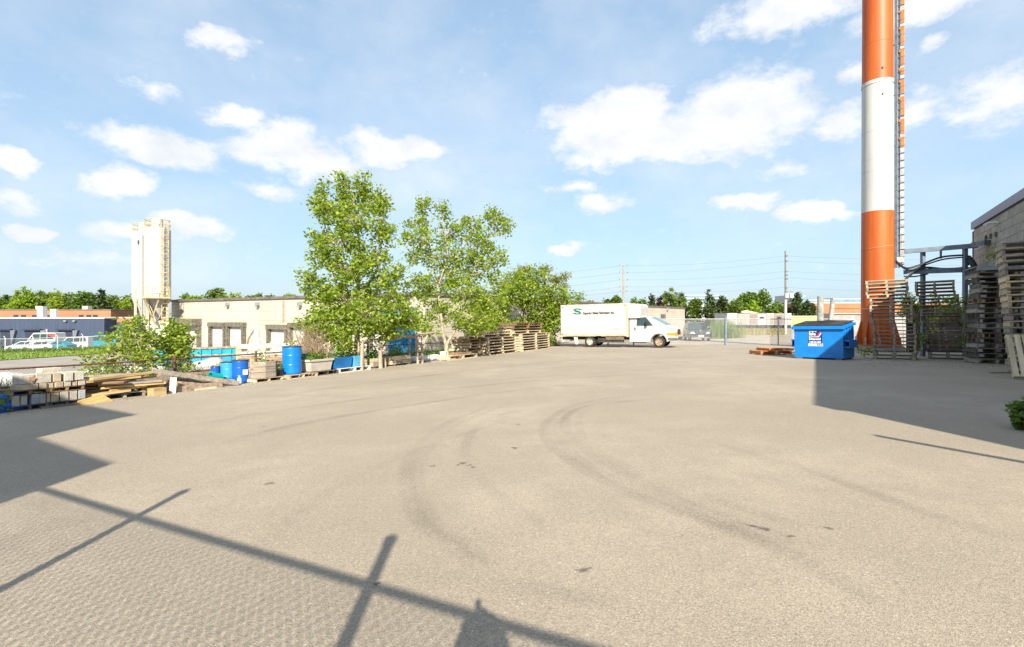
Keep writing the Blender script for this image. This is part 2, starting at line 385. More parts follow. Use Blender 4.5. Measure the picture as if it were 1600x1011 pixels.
def tyre_mat():
    m = bpy.data.materials.new('tyre_mark'); m.use_nodes = True; nt = m.node_tree; N = nt.nodes; L = nt.links; b = N['Principled BSDF']; o = N['Material Output']
    b.inputs['Base Color'].default_value = (.17, .148, .12, 1); b.inputs['Roughness'].default_value = .85
    uv = N.new('ShaderNodeAttribute'); uv.attribute_name = 'edge'; tc = N.new('ShaderNodeTexCoord')
    n1 = N.new('ShaderNodeTexNoise'); n1.inputs['Scale'].default_value = 1.1; n1.inputs['Detail'].default_value = 6; L.new(tc.outputs['Object'], n1.inputs['Vector'])
    n2 = N.new('ShaderNodeTexNoise'); n2.inputs['Scale'].default_value = 55; n2.inputs['Detail'].default_value = 4; L.new(tc.outputs['Object'], n2.inputs['Vector'])
    r1 = N.new('ShaderNodeMapRange'); L.new(n1.outputs[0], r1.inputs[0]); r1.inputs[1].default_value = .3; r1.inputs[2].default_value = .7; r1.inputs[4].default_value = .23
    r2 = N.new('ShaderNodeMapRange'); L.new(n2.outputs[0], r2.inputs[0]); r2.inputs[1].default_value = .35; r2.inputs[2].default_value = .6; r2.inputs[3].default_value = .25
    a = N.new('ShaderNodeMath'); a.operation = 'MULTIPLY'; L.new(r1.outputs[0], a.inputs[0]); L.new(r2.outputs[0], a.inputs[1])
    c = N.new('ShaderNodeMath'); c.operation = 'MULTIPLY'; L.new(a.outputs[0], c.inputs[0]); L.new(uv.outputs['Fac'], c.inputs[1])
    t = N.new('ShaderNodeBsdfTransparent'); mx = N.new('ShaderNodeMixShader'); L.new(c.outputs[0], mx.inputs[0]); L.new(t.outputs[0], mx.inputs[1]); L.new(b.outputs[0], mx.inputs[2]); L.new(mx.outputs[0], o.inputs[0])
    return m
TM = tyre_mat()
def tyre_mark(pix, w=.32, strength=1.0, lift=.004):
    Q = [gp(*p) for p in pix]; C = []
    for i in range(len(Q)-1):
        p0, p1, p2, p3 = Q[max(i-1, 0)], Q[i], Q[i+1], Q[min(i+2, len(Q)-1)]
        for k in range(10):
            t = k/10; C.append(.5*((2*p1)+(p2-p0)*t+(2*p0-5*p1+4*p2-p3)*t*t+(3*p1-p0-3*p2+p3)*t**3))
    C.append(Q[-1]); vs, fs, ed = [], [], []; n = len(C)
    for i, c in enumerate(C):
        d = C[min(i+1, n-1)]-C[max(i-1, 0)]; nn = Vector((-d.y, d.x, 0)).normalized(); f = min(1, i/6, (n-1-i)/6)*strength
        for k, e in ((-1, 0), (-.45, 1), (.45, 1), (1, 0)):
            q = c+nn*k*w*.5; vs.append((q.x, q.y, g(q.x, q.y)+lift)); ed.append(e*f)
        if i: fs += [((i-1)*4+k, (i-1)*4+k+1, i*4+k+1, i*4+k) for k in range(3)]
    me = bpy.data.meshes.new('tyre_mark'); me.from_pydata(vs, [], fs); me.materials.append(TM); a = me.attributes.new('edge', 'FLOAT', 'POINT'); a.data.foreach_set('value', ed)
    return link('tyre_mark', me, bpy.data.objects['yard_pavement'])
arc1 = [(800,628),(769,634),(695,664),(648,705),(634,745),(641,782),(658,816),(702,850),(762,892)]
arc2 = [(1010,614),(911,630),(864,651),(850,671),(857,691),(897,725),(965,762),(1100,816),(1300,885)]
arc3 = [(1020,622),(930,633),(891,644),(885,667),(897,691),(965,735),(1100,800),(1320,870)]
def par(pix, d): return [(x+d, y) for x, y in pix]
marks = []
for a_, s_ in ((arc1, .9), (arc2, .9), (arc3, .7)): marks += [(a_, .2, s_), (par(a_, 20), .18, s_*.7)]
marks += [([(830,640),(775,650),(745,668),(728,694),(732,720),(750,748),(800,790),(880,840)], .18, .7), ([(1040,790),(1150,830),(1280,890),(1450,990)], .2, .8), ([(1080,770),(1220,815),(1380,870),(1600,960)], .2, .7),
        ([(330,700),(450,668),(600,640),(800,612),(1010,596)], .3, .8), ([(260,672),(420,645),(600,620),(830,596),(1100,580)], .3, .8), ([(350,690),(480,660),(640,634),(840,606),(1060,590)], .2, .6), ([(1110,690),(1180,712),(1290,745),(1440,800),(1600,850)], .2, .7),
        ([(620,590),(780,580),(960,570),(1150,562)], .35, .8), ([(420,620),(600,596),(800,572),(980,556)], .4, .8), ([(700,600),(860,588),(1050,576),(1220,570)], .3, .7), ([(390,870),(470,800),(560,745),(690,690),(860,640)], .18, .5), ([(560,880),(700,905),(850,925),(1030,960)], .2, .7)]
for i, (q, w, s_) in enumerate(marks): tyre_mark(q, w, s_, .004+.0005*i)
field_m = mat('gravel_field', (.40, .34, .265), .95, .16, .25, .4, bscale=14)
sheet('gravel_field', (4, 37.6), (90, 37.6), (150, 150), (0, 150), 30, 30, -.02, field_m)
E1, E2 = gp(0, 563), gp(160, 552.5); EU = (E2-E1).normalized()
F1, F2 = gp(0, 551), gp(160, 547); FU = (F2-F1).normalized()
Ea, Eb = E1-EU*40, E2+EU*22; Fa, Fb = F1-FU*60, F2+FU*30
road_m = mat('neighbour_asphalt', (.31, .285, .25), .9, .12, .5, .35, bscale=30)
sheet('neighbour_road', Lty(-16, 2.32), Lty(34, 2.32), (Eb.x, Eb.y), (Ea.x, Ea.y), 40, 24, -.03, road_m)
sheet('grass_verge', (Ea.x, Ea.y), (Eb.x, Eb.y), (Fb.x, Fb.y), (Fa.x, Fa.y), 30, 10, .02, mat('verge_grass', (.16, .24, .035), .95, .25, 1.2, .8, bscale=25))

def blades(name, pts, h, w, m, parent=None, lean=.35):
    """grass blades: slim upright quads"""
    C = np.array(pts); n = len(C); a = RNG.uniform(0, 2*math.pi, n); hh = h*RNG.uniform(.45, 1.15, n)
    dx, dy = np.cos(a)*w*.5, np.sin(a)*w*.5; lx, ly = RNG.normal(0, lean, n)*hh, RNG.normal(0, lean, n)*hh
    z0 = np.zeros(n); V = np.stack([C+np.stack([-dx, -dy, z0], 1), C+np.stack([dx, dy, z0], 1), C+np.stack([lx+dx*.2, ly+dy*.2, hh], 1), C+np.stack([lx-dx*.2, ly-dy*.2, hh], 1)], 1)
    return quads(name, V, m, parent)
grass_leaf = leaf_mat('grass_blades', (.10, .17, .03), (.24, .32, .06), .3)
weed_leaf = leaf_mat('weed_blades', (.07, .13, .025), (.17, .25, .05), .3)
dry_leaf = leaf_mat('dry_grass', (.22, .19, .07), (.36, .32, .13), .3)
pts = []
for _ in range(9000):
    u, v = RNG.uniform(), RNG.uniform(); p = (Ea*(1-u)+Eb*u)*(1-v)+(Fa*(1-u)+Fb*u)*v; pts.append((p.x, p.y, g(p.x, p.y)))
tag(blades('verge_grass', pts, .22, .16, grass_leaf), 'short bright green grass along the neighbour road', 'grass', kind='stuff')
pts = []
for _ in range(9000):
    u = RNG.uniform(-.1, 1.0); p = F1*(1-u)+F2*u; o = RNG.normal(0, .5); pts.append((p.x, p.y+o+.4, g(p.x, p.y)-.05))
tag(blades('fence_weeds', pts, .55, .12, weed_leaf), 'weedy strip below the far chain-link fence', 'weeds', kind='stuff')

# ------------------------------------------------------------ buildings
def solve_wall(px, P, d):
    k = (px-CX)/FPX; t = (k*P.y - P.x)/(d.x - k*d.y); return t, P.y + d.y*t
beige = block_mat('cream_block', (.49, .445, .375), 40, .42, .03, .9)
dark_trim = mat('dark_roof_trim', (.15, .13, .115), .6, .2, 2)
rubber = mat('dock_rubber', (.16, .145, .115), .85, .3, 5)
white_door = mat('white_door', (.47, .47, .45), .55, .06, 2)
steel = mat('galvanised_steel', (.42, .44, .45), .45, .15, 8, metal=.6)
P1 = Vector((at(664, 459.5, 35).x, 35, 0)); zR = at(664, 459.5, 35).z
bd = Vector((-.857, .515, 0)); tL, DL = solve_wall(268, P1, bd)
Mb = Matrix((bd, Vector((-.515, -.857, 0)), Vector((0, 0, 1)))).transposed().to_4x4(); Mb.translation = Vector((P1.x, P1.y, -5.0))
B = thing('warehouse', 'long low cream block warehouse with loading doors behind the trees', 'building', Mb)
hB = zR+5.0; LA = 90.0
MB().box((tL/2, -LA/2, hB/2), (tL, LA, hB)).build('wall', beige, B)
r = MB().box((tL/2, .04, hB+.06), (tL+.3, .28, .22)).box((-.04, -LA/2, hB+.06), (.28, LA+.3, .22)).build('roof_trim', dark_trim, B)
MB().box((tL/2, -LA/2, hB+.02), (tL-.3, LA-.3, .1)).build('roof', mat('roof_gravel', (.3, .29, .27), .9, .1, 1), B)
def wz(py, D): return at(0, py, D).z + 5.0
def wx(px): t, D = solve_wall(px, P1, bd); return t, D
def dock_door(px0, px1, py0, py1, canopy=False, inner=None, jl=True):
    t1, _ = wx(px0); t0, _ = wx(px1); _, D = wx((px0+px1)/2); z1, z0 = wz(py0, D), wz(py1, D)-.3
    j = .26; fr = MB()
    d = MB().box(((t0+t1)/2, .03, (z0+z1)/2), (t1-t0-2*j*.8, .06, z1-z0-.3)).build('door', white_door, B)
    for k in range(1, 5):
        MB().box(((t0+t1)/2, .065, z0+(z1-z0)*k/5), (t1-t0-2*j, .02, .03)).build('door_rib', mat('door_rib', (.5, .5, .48), .6), d)
    MB().box((t0+j/2, .2, (z0+z1)/2-.15), (j, .4, z1-z0)).build('door_jamb', rubber, B)
    MB().box((t1-j/2, .2, (z0+z1)/2-.15), (j, .4, z1-z0)).build('door_jamb', rubber, B)
    MB().box(((t0+t1)/2, .22+(.25 if canopy else 0), z1), (t1-t0+.1, .44+(.5 if canopy else 0), .42 if not canopy else .7)).build('door_header', rubber, B)
dock_door(289, 315, 503, 546, True)
dock_door(331, 356, 507, 550); dock_door(358.5, 385, 507, 550)
dock_door(422, 453, 511, 548); dock_door(456, 486, 508, 550); dock_door(520, 548, 508, 552); dock_door(580, 612, 506, 556)
for px in (357, 404, 470):
    t, D = wx(px); MB().box((t, .12, wz(475, D)), (.45, .22, .3)).prism([(t-.2, wz(475, D)-.3), (t+.2, wz(475, D)-.3), (t, wz(475, D)-.14)], .02, .3).build('wall_light', steel, B)
t, D = wx(405); e = MB().box((t, .15, wz(532, D)), (.75, .3, 1.9)).build('meter_box', mat('meter_grey', (.45, .46, .46), .5), B)
MB().tube([(t+2, .1, wz(552, D)), (t+1.6, .12, wz(530, D)), (t+.7, .12, wz(516, D)), (t, .12, wz(518, D)), (t-.1, .15, wz(524, D))], .04, 6).build('conduit', rubber, B)
t, D = wx(443); MB().box((t, .006, wz(487, D)), (.32, .008, 2.0)).build('rust_streak', mat('rust_streak', (.36, .27, .19), .9), B)
# windows of the right-hand facade far behind the truck
ad_ = Vector((.515, .857, 0))
for px, w in ((1033.5, 1.0), (1037.5, 1.8)):
    tt, DD = solve_wall(px, P1, ad_); za, zb = at(0, 491, DD).z+5, at(0, 498, DD).z+5
    MB().box((-.05, -tt, (za+zb)/2), (.16, w, za-zb)).build('window', glass_mat(), B)
tt, DD = solve_wall(1042, P1, ad_); MB().box((-.15, -tt, at(0, 483, DD).z+5), (.4, .8, .5)).build('wall_light', steel, B)

# navy building, brick building and lower brick wing far left
def far_block(name, label, px0, px1, ytop, D, depth, m, trim=None, trimcol=None, h_below=8):
    x0, x1 = at(px0, 0, D).x, at(px1, 0, D).x; zt = at(0, ytop, D).z
    b = thing(name, label, 'building', Matrix.Translation(((x0+x1)/2, D, zt-h_below)))
    MB().box((0, depth/2, h_below/2), (x1-x0, depth, h_below)).build('wall', m, b)
    if trim: MB().box((0, depth/2, h_below+trim/2), (x1-x0+.3, depth+.3, trim)).build('roof_trim', trimcol, b)
    return b, x0, x1, zt
navy = mat('navy_cladding', (.045, .066, .115), .6, .12, .8, streak=(6, 1, .3))
b, x0, x1, zt = far_block('workshop', 'long dark navy workshop with pale roof edge behind the parked vans', -240, 163, 498, 96, 9, navy, .25, mat('pale_trim', (.6, .58, .52), .6))
xc = (x0+x1)/2
for pa, pb in ((40, 65), (93, 115), (2, 18)):
    xa, xb = at(pa, 0, 96).x-xc, at(pb, 0, 96).x-xc; za = at(0, 516, 96).z-(zt-8)
    MB().box(((xa+xb)/2, -.02, za-1.6), (xb-xa, .08, 3.2)).build('overhead_door', mat('navy_door', (.03, .04, .07), .5), b)
    MB().box(((xa+xb)/2, -.3, za+.1), (xb-xa+.5, .6, .25)).build('door_canopy', mat('navy_canopy', (.03, .042, .075), .5), b)
    MB().prism([(xb+.2, za), (xb+1.2, za), (xb+.4, za-3)], -.5, -.02).build('door_flap', mat('flap_grey', (.14, .16, .2), .6), b)
for pa in (104, 118): MB().box((at(pa, 0, 96).x-xc, -.25, 7.55), (.5, .4, .25)).build('wall_light', steel, b)
MB().tube([(at(82.5, 0, 96).x-xc, -1.2, 2.0), (at(82.5, 0, 96).x-xc, -1.2, 6.0)], .22, 8).build('downpipe', steel, b)
brick = block_mat('orange_brick', (.42, .19, .10), .5, .17, .02, .8)
b, x0, x1, zt = far_block('brick_building', 'orange brick office block rising behind the navy workshop', -260, 173, 484.5, 108, 18, brick, .2, dark_trim); xc = (x0+x1)/2
for pa in (50, 61, 74, 123, 135, 145, 21, 33):
    MB().box((at(pa+4, 0, 108).x-xc, -.02, 8-1.55), (1.05, .1, 1.0)).build('window', glass_mat(), b)
for pa, s in ((66, 1.1), (82, .5), (87, .5)):
    w = MB(); w.box((at(pa, 0, 101).x-xc, -7, 8-1.1+(.6 if s > 1 else 0)), (s, s, 2.4)); w.build('roof_vent', mat('vent_white', (.62, .64, .64), .5), b)
for pa in (57, 130): MB().box((at(pa, 0, 108).x-xc, 1, 8.5), (1.2, 1.2, .8)).build('roof_unit', MATS['vent_white'], b)
b, x0, x1, zt = far_block('brick_wing', 'low brick wing with navy base left of the silos', 165, 262, 497, 99, 14, navy, .2, MATS['pale_trim']); xc = (x0+x1)/2
MB().box((0, -.02, 7.55), (x1-x0, .1, .85)).build('brick_band', brick, b)

# grey block building that closes the yard on the right
CW0 = Vector((5.9, -1.27, 0)); CW1 = Vector((21.75, 22.8, 0)); wd = (CW1-CW0); WL = wd.length; wd.normalize()
wn = Vector((-wd.y, wd.x, 0)); zB = -1.2; ZR2 = at(1521, 349, 22.8).z
Mr = Matrix((wd, wn, Vector((0, 0, 1)))).transposed().to_4x4(); Mr.translation = Vector((CW0.x, CW0.y, zB))
W = thing('block_building', 'grey concrete block building with metal roof edge behind the pallet stacks', 'building', Mr)
hW = ZR2 - zB
grey_block = block_mat('grey_block', (.30, .285, .26), .6, .3, .012, .8)
MB().box((WL/2, -12.03, hW/2), (WL, 24, hW)).build('wall', grey_block, W)
blk = mat('grey_block_piece', (.33, .31, .28), .9, .12, 3, .5, randobj=.10, bscale=60)
bwid, bhei = .68, .34
blm = MB().box((0, 0, 0), (bwid-.014, .06, bhei-.014)); tmp = blm.build('block', blk); bme = tmp.data; bpy.data.objects.remove(tmp)
hblm = MB().box((0, 0, 0), (bwid/2-.014, .06, bhei-.014)); tmp = hblm.build('block', blk); hme = tmp.data; bpy.data.objects.remove(tmp)
nrow = int((hW-.35)/bhei); cnt = 0
for j in range(nrow):
    z = hW-.35 - (j+.5)*bhei
    if z < 2.6: break
    for i in range(17):
        x = WL - (i+.5)*bwid - (bwid/2 if j % 2 else 0)
        if j % 2 and i == 0: link('block', hme, W, M=Matrix.Translation((WL-bwid/4, -.012, z)))
        if cnt < 292:
            o = link('block', bme, W, M=Matrix.Translation((x, -.012+random.uniform(-.003, .003), z))); cnt += 1
MB().box((WL/2, -11.96, hW-.12), (WL+.06, 24.1, .34)).build('roof_edge', mat('blue_grey_metal', (.10, .16, .22), .4, .1, 2, metal=.4), W)
MB().box((WL-.06, .035, hW/2-.2), (.1, .03, hW-.4)).build('corner_trim', mat('rusty_trim', (.23, .14, .10), .7), W)
MB().tube([(WL-4.2, .02, hW-.62), (WL-4.2, .32, hW-.62), (WL-4.2, .42, hW-.72)], [.05, .05, .09], 8).build('wall_light', mat('lamp_white', (.7, .7, .68), .4), W)
for k in range(3): MB().box((WL-2.4-k*.75, .045, hW-1.0-.03*k), (.16, .07, .2)).build('vent_brick', rubber, W)
# sign bracket that throws the thin shadow at the right
MB().beam((-.55, -.9, 4.0), (1.52, 2.31, 4.0), .07, .07).beam((-.52, -.82, 4.03), (.2, -.82, 4.03), .06, .06).build('sign_bracket', steel, W)

# building behind the photographer, left, whose stepped roof shades the yard
ck = Vector((-4.0, -2.9, 0)); bd2 = Vector((-.863, .506, 0)); bn2 = Vector((-.506, -.863, 0))
Mk = Matrix((bd2, bn2, Vector((0, 0, 1)))).transposed().to_4x4(); Mk.translation = Vector((ck.x, ck.y, -1.0))
K = thing('stepped_building', 'block building behind the camera whose stepped roofline shades the left of the yard', 'building', Mk)
MB().box((1.37, 6, 2.93), (2.74, 12, 5.86)).build('wall', grey_block, K)
MB().box((2.74+4.4, 6, 3.44), (8.8, 12, 6.88)).build('wall', grey_block, K)
MB().box((2.74+4.4, 6, 6.92), (8.9, 12.1, .08)).build('roof', MATS['roof_gravel'], K)

# ------------------------------------------------------------ chain-link fences
galv = mat('fence_galvanised', (.40, .42, .43), .5, .12, 6, metal=.3)
rust = mat('rusty_rail', (.16, .065, .045), .8, .3, 9)
def chain_fence(name, label, pts, tops, m, mesh_r=.003, cell=.075, posts=None, rails=(1.0,), rail_r=.025, post_r=.035, arm=0.0, armdir=None, mm=None, group=None):
    """fence along ground points; one mesh of wire, each post and rail its own part"""
    o0 = Vector(pts[0]); T = thing(name, label, 'fence', Matrix.Translation(o0), group)
    wire = MB(); P = [Vector(p)-o0 for p in pts]
    for i in range(len(P)-1):
        a, b = P[i], P[i+1]; ha, hb = tops[i], tops[i+1]; d = b-a; L_ = d.length; h = (ha+hb)/2
        n = int(L_/cell)
        for k in range(-int(h/cell), n):
            for sg in (1, -1):
                s0, s1 = k*cell, k*cell+h; f0, f1 = 0.0, 1.0
                if s0 < 0: f0 = -s0/h
                if s1 > L_: f1 = 1-(s1-L_)/h
                if f1 <= f0: continue
                u0, u1 = (s0+h*f0)/L_, (s0+h*f1)/L_
                if sg < 0: q0, q1 = a+d*(1-u0)+Vector((0,0,h*f0)), a+d*(1-u1)+Vector((0,0,h*f1))
                else: q0, q1 = a+d*u0+Vector((0,0,h*f0)), a+d*u1+Vector((0,0,h*f1))
                wire.tube([q0, q1], mesh_r, 3, False)
        for rr in rails:
            MB().tube([a+Vector((0,0,ha*rr)), b+Vector((0,0,hb*rr))], rail_r, 8).build('rail', m, T)
    w = wire.build('wire_mesh', mm or galv, T); w['kind'] = 'stuff'
    for p, h, rr in (posts if posts is not None else [(P[i], tops[i], post_r) for i in range(len(P))]):
        top = h+.06; q = MB().tube([p-Vector((0,0,.3)), p+Vector((0,0,top))], rr, 10)
        if arm:
            ad2 = (armdir or Vector((0,-1,0)))*.6
            q.tube([p+Vector((0,0,top)), p+Vector((0,0,top+arm*.5))+ad2*arm*.25, p+Vector((0,0,top+arm))+ad2*arm], rr*.7, 8)
        q.lathe([(rr*1.25, top-.03), (rr*1.25, top+.02), (0.001, top+.06)], 10, p, cap=False)
        q.build('post', m, T)
    return T
# yard gate fence in front of the gravel field
D_F = 37.4
fx = [(px-CX)/FPX*D_F for px in (950, 990, 1032, 1134, 1216, 1300, 1380, 1460)]
fp = [gz(x, D_F) for x in fx]
Tg = chain_fence('gate_fence', 'galvanised chain-link fence and gate in front of the gravel field', fp, [2.02]*len(fp), galv, .0055, .1, post_r=.05, rails=(1.0,), rail_r=.035)
MB().tube([fp[3]-fp[0]-Vector((.02,.05,.3)), fp[3]-fp[0]+Vector((-.02,-.05,2.2))], .085, 10).build('gate_post', mat('gate_post_blue', (.17, .23, .29), .5, .15, 5), Tg)
# far fence by the parked vans
fa = [F1*(1-u)+F2*u for u in [(px-0)/160.0 for px in (-26, 13, 57, 95, 134, 172, 205)]]
fa = [gz(p.x, p.y-.4) for p in fa]
chain_fence('far_fence', 'chain-link fence with bent barbed-wire arms before the parked vans', fa, [2.0]*len(fa), mat('pale_post', (.55, .56, .55), .5, .1, 5), .004, .14, post_r=.06, arm=.35, armdir=Vector((-.9, -.3, 0)), rails=(1.0,))
# low rusty fence behind the stored goods; top rail follows the photo
lf = []; lt = []
for px, yt in ((-60, 580.5), (0, 577), (120, 570.5), (273, 561), (330, 557.3), (400, 553), (470, 548), (560, 543), (640, 538), (700, 535)):
    p = Lp(px, 2.15); lf.append(p); lt.append(at(px, yt, p.y).z - p.z)
chain_fence('rusty_fence', 'low chain-link fence with rusty rails behind the blocks and lumber', lf, lt, rust, .003, .085, rails=(1.0, .45), rail_r=.022, post_r=.028, posts=[(lf[i]-lf[0], lt[i], .032) for i in (0, 3, 5, 8)], mm=mat('old_wire', (.36, .34, .31), .6, .2, 8))
# tall fence behind the photographer: only its shadow reaches the picture
off = Vector((-math.sin(SUN_AZ), -math.cos(SUN_AZ), 0))/math.tan(SUN_EL)
def lift(px, py, h): p = gp(px, py); q = p + off*h; return Vector((q.x, q.y, g(q.x, q.y)-.0)), p.z+h
HF = 2.25; q0, z0 = lift(80, 768, HF); q1, z1 = lift(900, 1011, HF); qa, za = lift(212, 808, HF); qb, zb = lift(578, 915, HF); dq = (q1-q0)
p_start = q0 - dq*.15; p_end = q1 + dq*.9; dd = (qb-qa); dd.z = 0
line = [p_start] + [qa, qb, qb+dd*1.35, qb+dd*2.2]
line = [gz(p.x, p.y) for p in line]
Zt = lambda p: (z0 + (z1-z0)*((p-q0).dot(dq)/dq.dot(dq)))
tops = [Zt(p)-p.z for p in line]
T = chain_fence('tall_fence', 'tall chain-link fence behind the camera whose rail and posts shade the yard', line, tops, galv, .0031, .07, rail_r=.027, post_r=.03, posts=[(line[1]-line[0], tops[1]+.28, .036), (line[2]-line[0], tops[2]+.28, .036), (line[3]-line[0], tops[3]+.28, .036), (line[4]-line[0], tops[4]+.28, .036)])
# ------------------------------------------------------------ chimney stack
orange = mat('orange_paint', (.52, .122, .012), .5, .16, .9, .2, streak=(3, 3, .16), bscale=9, spec=.45, col2=(.38, .066, .010))
whitep = mat('white_paint', (.50, .495, .48), .5, .07, .9, .15, streak=(3, 3, .16))
pc = gp(1371, 548); sc = FPX/pc.y
T = thing('chimney_stack', 'tall orange and white banded steel chimney behind the dumpster', 'chimney', Matrix.Translation(pc))
zz = lambda py: (548-py)/sc - .0
R0, R1 = 21.6/sc, 19.4/sc
rad = lambda z: R0 + (R1-R0)*z/zz(0)
zw0, zw1, zt = zz(332), zz(131), 30.0
MB().lathe([(rad(.9), .9), (rad(zw0), zw0)], 48, cap=False).build('lower_shell', orange, T); MB().lathe([(rad(zw1), zw1), (rad(zw1+6), zw1+6), (rad(zt), zt)], 48).build('upper_shell', orange, T)
MB().lathe([(rad(zw0)+.002, zw0), (rad(zw1)+.002, zw1-.16)], 48, cap=False).build('white_band', whitep, T)
MB().lathe([(rad(zw1), zw1-.18), (rad(zw1)+.03, zw1-.18), (rad(zw1)+.03, zw1+.02), (rad(zw1), zw1+.02)], 48, cap=False).build('band_ring', whitep, T)
MB().lathe([(R0*1.0, 0), (R0*1.55, 0), (R0*1.55, .28), (R0*1.2, .3), (R0*.98, .34)], 40).build('concrete_base', mat('old_concrete', (.33, .31, .28), .9, .2, 4, .4), T)
MB().lathe([(R0*1.42, .3), (R0*1.42, .36), (R0*1.0, .37)], 40).lathe([(R0, .34), (R0, .95)], 40, cap=False).build('base_flange', orange, T)
for k in range(10):
    a = 2*math.pi*k/10+.35; R = Matrix.Rotation(a, 4, 'Z')
    MB().prism([(R0*.97, .36), (R0*1.40, .36), (R0*1.38, .55), (R0*1.02, 1.75), (R0*.97, 1.75)], -.035, .035).build('gusset', orange, T, M=R)
    MB().tube([(R0*1.32, .06, .3), (R0*1.32, .06, .8)], .035, 8).build('anchor_bolt', steel, T, M=R)
MB().tube([Vector((-math.cos(.4+t*.2)*(rad(zz(390))+.01), -math.sin(.4+t*.2)*(rad(zz(390))+.01), zz(390)+t*.02)) for t in range(0, 9)], .012, 4).build('weld_seam', mat('chalky_weld', (.62, .34, .2), .8), T)
for zc in [zz(72), zz(252)]+[zw0-2.2, zw0-4.3, zw0+2.3, zw0+4.6]:
    MB().lathe([(rad(zc)+.004, zc-.012), (rad(zc)+.004, zc+.012)], 48, cap=False).build('weld_seam', mat('weld_orange', (.40, .085, .014), .55) if (zc > zw1 or zc < zw0) else mat('weld_white', (.42, .415, .40), .6), T)
MB().box((-.25, -rad(zz(115))-.0, zz(115)), (.08, .04, .08)).box((-.25, -rad(zz(155))-.0, zz(155)), (.08, .04, .08)).build('port_lug', dark_trim, T)
# access ladder with safety rail on the right of the stack
lx = R0+.10; caz = math.atan2(pc.x, pc.y)
la = thing('stack_ladder', 'grey and white steel access ladder fixed to the right side of the orange chimney', 'ladder', Matrix.Translation(pc) @ Matrix.Rotation(-caz, 4, 'Z') @ Matrix.Translation((R1+.06, -.1, 0)))
zl0 = zz(420)
MB().box((.06, 0, (zl0+zt)/2), (.13, .08, zt-zl0)).build('rail', mat('ladder_dark', (.10, .11, .125), .5, .2, 4), la)
MB().box((.34, .05, (zl0+zt)/2), (.17, .05, zt-zl0)).build('rail', mat('ladder_white', (.42, .42, .42), .5, .2, 3), la)
MB().box((.2, .1, (zl0+zt)/2), (.09, .06, zt-zl0)).build('rail', MATS['ladder_dark'], la)
z = zl0+.2
while z < zt-.5:
    MB().beam((0, -.02, z), (.44, 0, z), .035, .035).build('rung', MATS['ladder_dark'], la); z += .42
op = mat('ladder_orange', (.66, .17, .03), .5, .15, 4)
for ya, yb in ((0, 20), (28, 48), (53, 82), (88, 112), (116, 126), (134, 155), (160, 188), (194, 216), (221, 237)):
    MB().box((.36, .01, (zz(ya)+zz(yb))/2), (.15, .035, zz(ya)-zz(yb))).build('painted_panel', op, la)
    MB().box((.25, .0, zz(ya)-.08), (.12, .035, .12)).build('painted_panel', op, la)
for k in range(9):
    za = zl0+1.2+k*2.9; MB().beam((-.25, .5, za), (.1, .05, za), .05, .05).build('bracket', steel, la)
MB().box((.24, -.02, zz(408)), (.3, .12, .3)).build('junction_plate', MATS['ladder_white'], la)

# ------------------------------------------------------------ pipe bridge between chimney and building
bg_ = mat('bridge_paint', (.17, .22, .28), .5, .15, 5, metal=.2)
DR = 22.0; pr = gz(at(1475, 0, DR).x, DR); PB = thing('pipe_bridge', 'blue-grey steel pipe bridge running from chimney to block building', 'pipe bridge', Matrix.Translation(pr))
A_ = lambda px, py, D=DR: at(px, py, D)-pr
MB().beam(A_(1413, 393, 22.6), A_(1528, 383.5, 21.2), .16, .2).build('top_beam', bg_, PB)
MB().beam(A_(1412, 425, 22.6), A_(1524, 421, 21.4), .16, .22).build('lower_beam', bg_, PB)
for px, yt in ((1442, 391), (1508, 386)):
    D_ = 22.4 if px < 1480 else 21.5; top = A_(px, yt, D_); MB().beam((top.x, top.y, g(top.x+pr.x, top.y+pr.y)-pr.z), top, .14, .14).build('post', bg_, PB)
MB().beam(A_(1470, 389, 22), A_(1470, 404, 22), .06, .06).build('hanger', bg_, PB)
MB().prism([(0, 0), (1.35, .28), (1.35, .36), (0, .2)], -.3, .3).build('flashing_hood', mat('hood_grey', (.14, .16, .18), .5), PB, M=Matrix.Translation(A_(1527, 385, 20.6)))
hose = mat('black_hose', (.025, .026, .03), .5, .2, 5)
def hose_(pts, r): 
    P = [A_(*p) for p in pts]; out = []
    for i in range(len(P)-1):
        p0, p1, p2, p3 = P[max(i-1,0)], P[i], P[i+1], P[min(i+2,len(P)-1)]
        for k in range(6):
            t = k/6; out.append(.5*((2*p1)+(p2-p0)*t+(2*p0-5*p1+4*p2-p3)*t*t+(3*p1-p0-3*p2+p3)*t**3))
    out.append(P[-1]); MB().tube(out, r, 6).build('hose', hose, PB)
hose_([(1400,408,22.3),(1416,419,22.3),(1440,413,22.2),(1470,402,22),(1500,399,21.6),(1508,400,21.5)], .045)
hose_([(1400,410,22.3),(1420,422,22.3),(1445,414,22.2),(1475,405,22),(1506,402,21.6)], .035)
hose_([(1415,436,22.2),(1430,424,22.2),(1445,418,22.1),(1475,420,22),(1505,418,21.6),(1518,409,21.4),(1524,418,21.3)], .05)
hose_([(1512,402,21.5),(1520,412,21.2),(1525,424,21)], .12)
hose_([(1412,432,22.4),(1430,432,22.2),(1450,428,22.2)], .03)
# lean-to behind the stacks; shade on its brick is put into the wall colour
rw = gz(at(1492, 0, 27).x, 27); LT = thing('lean_to', 'low lean-to darkened to stand for shade behind the second pallet stack', 'building', Matrix.Translation(rw))
MB().box((0, 1, 1.2), (2.2, 2, 2.6)).build('wall', mat('lean_to_shade_brown', (.11, .085, .07), .9, .3, 1.5), LT); MB().box((0, 1, 2.56), (2.4, 2.2, .12)).build('roof', dark_trim, LT)

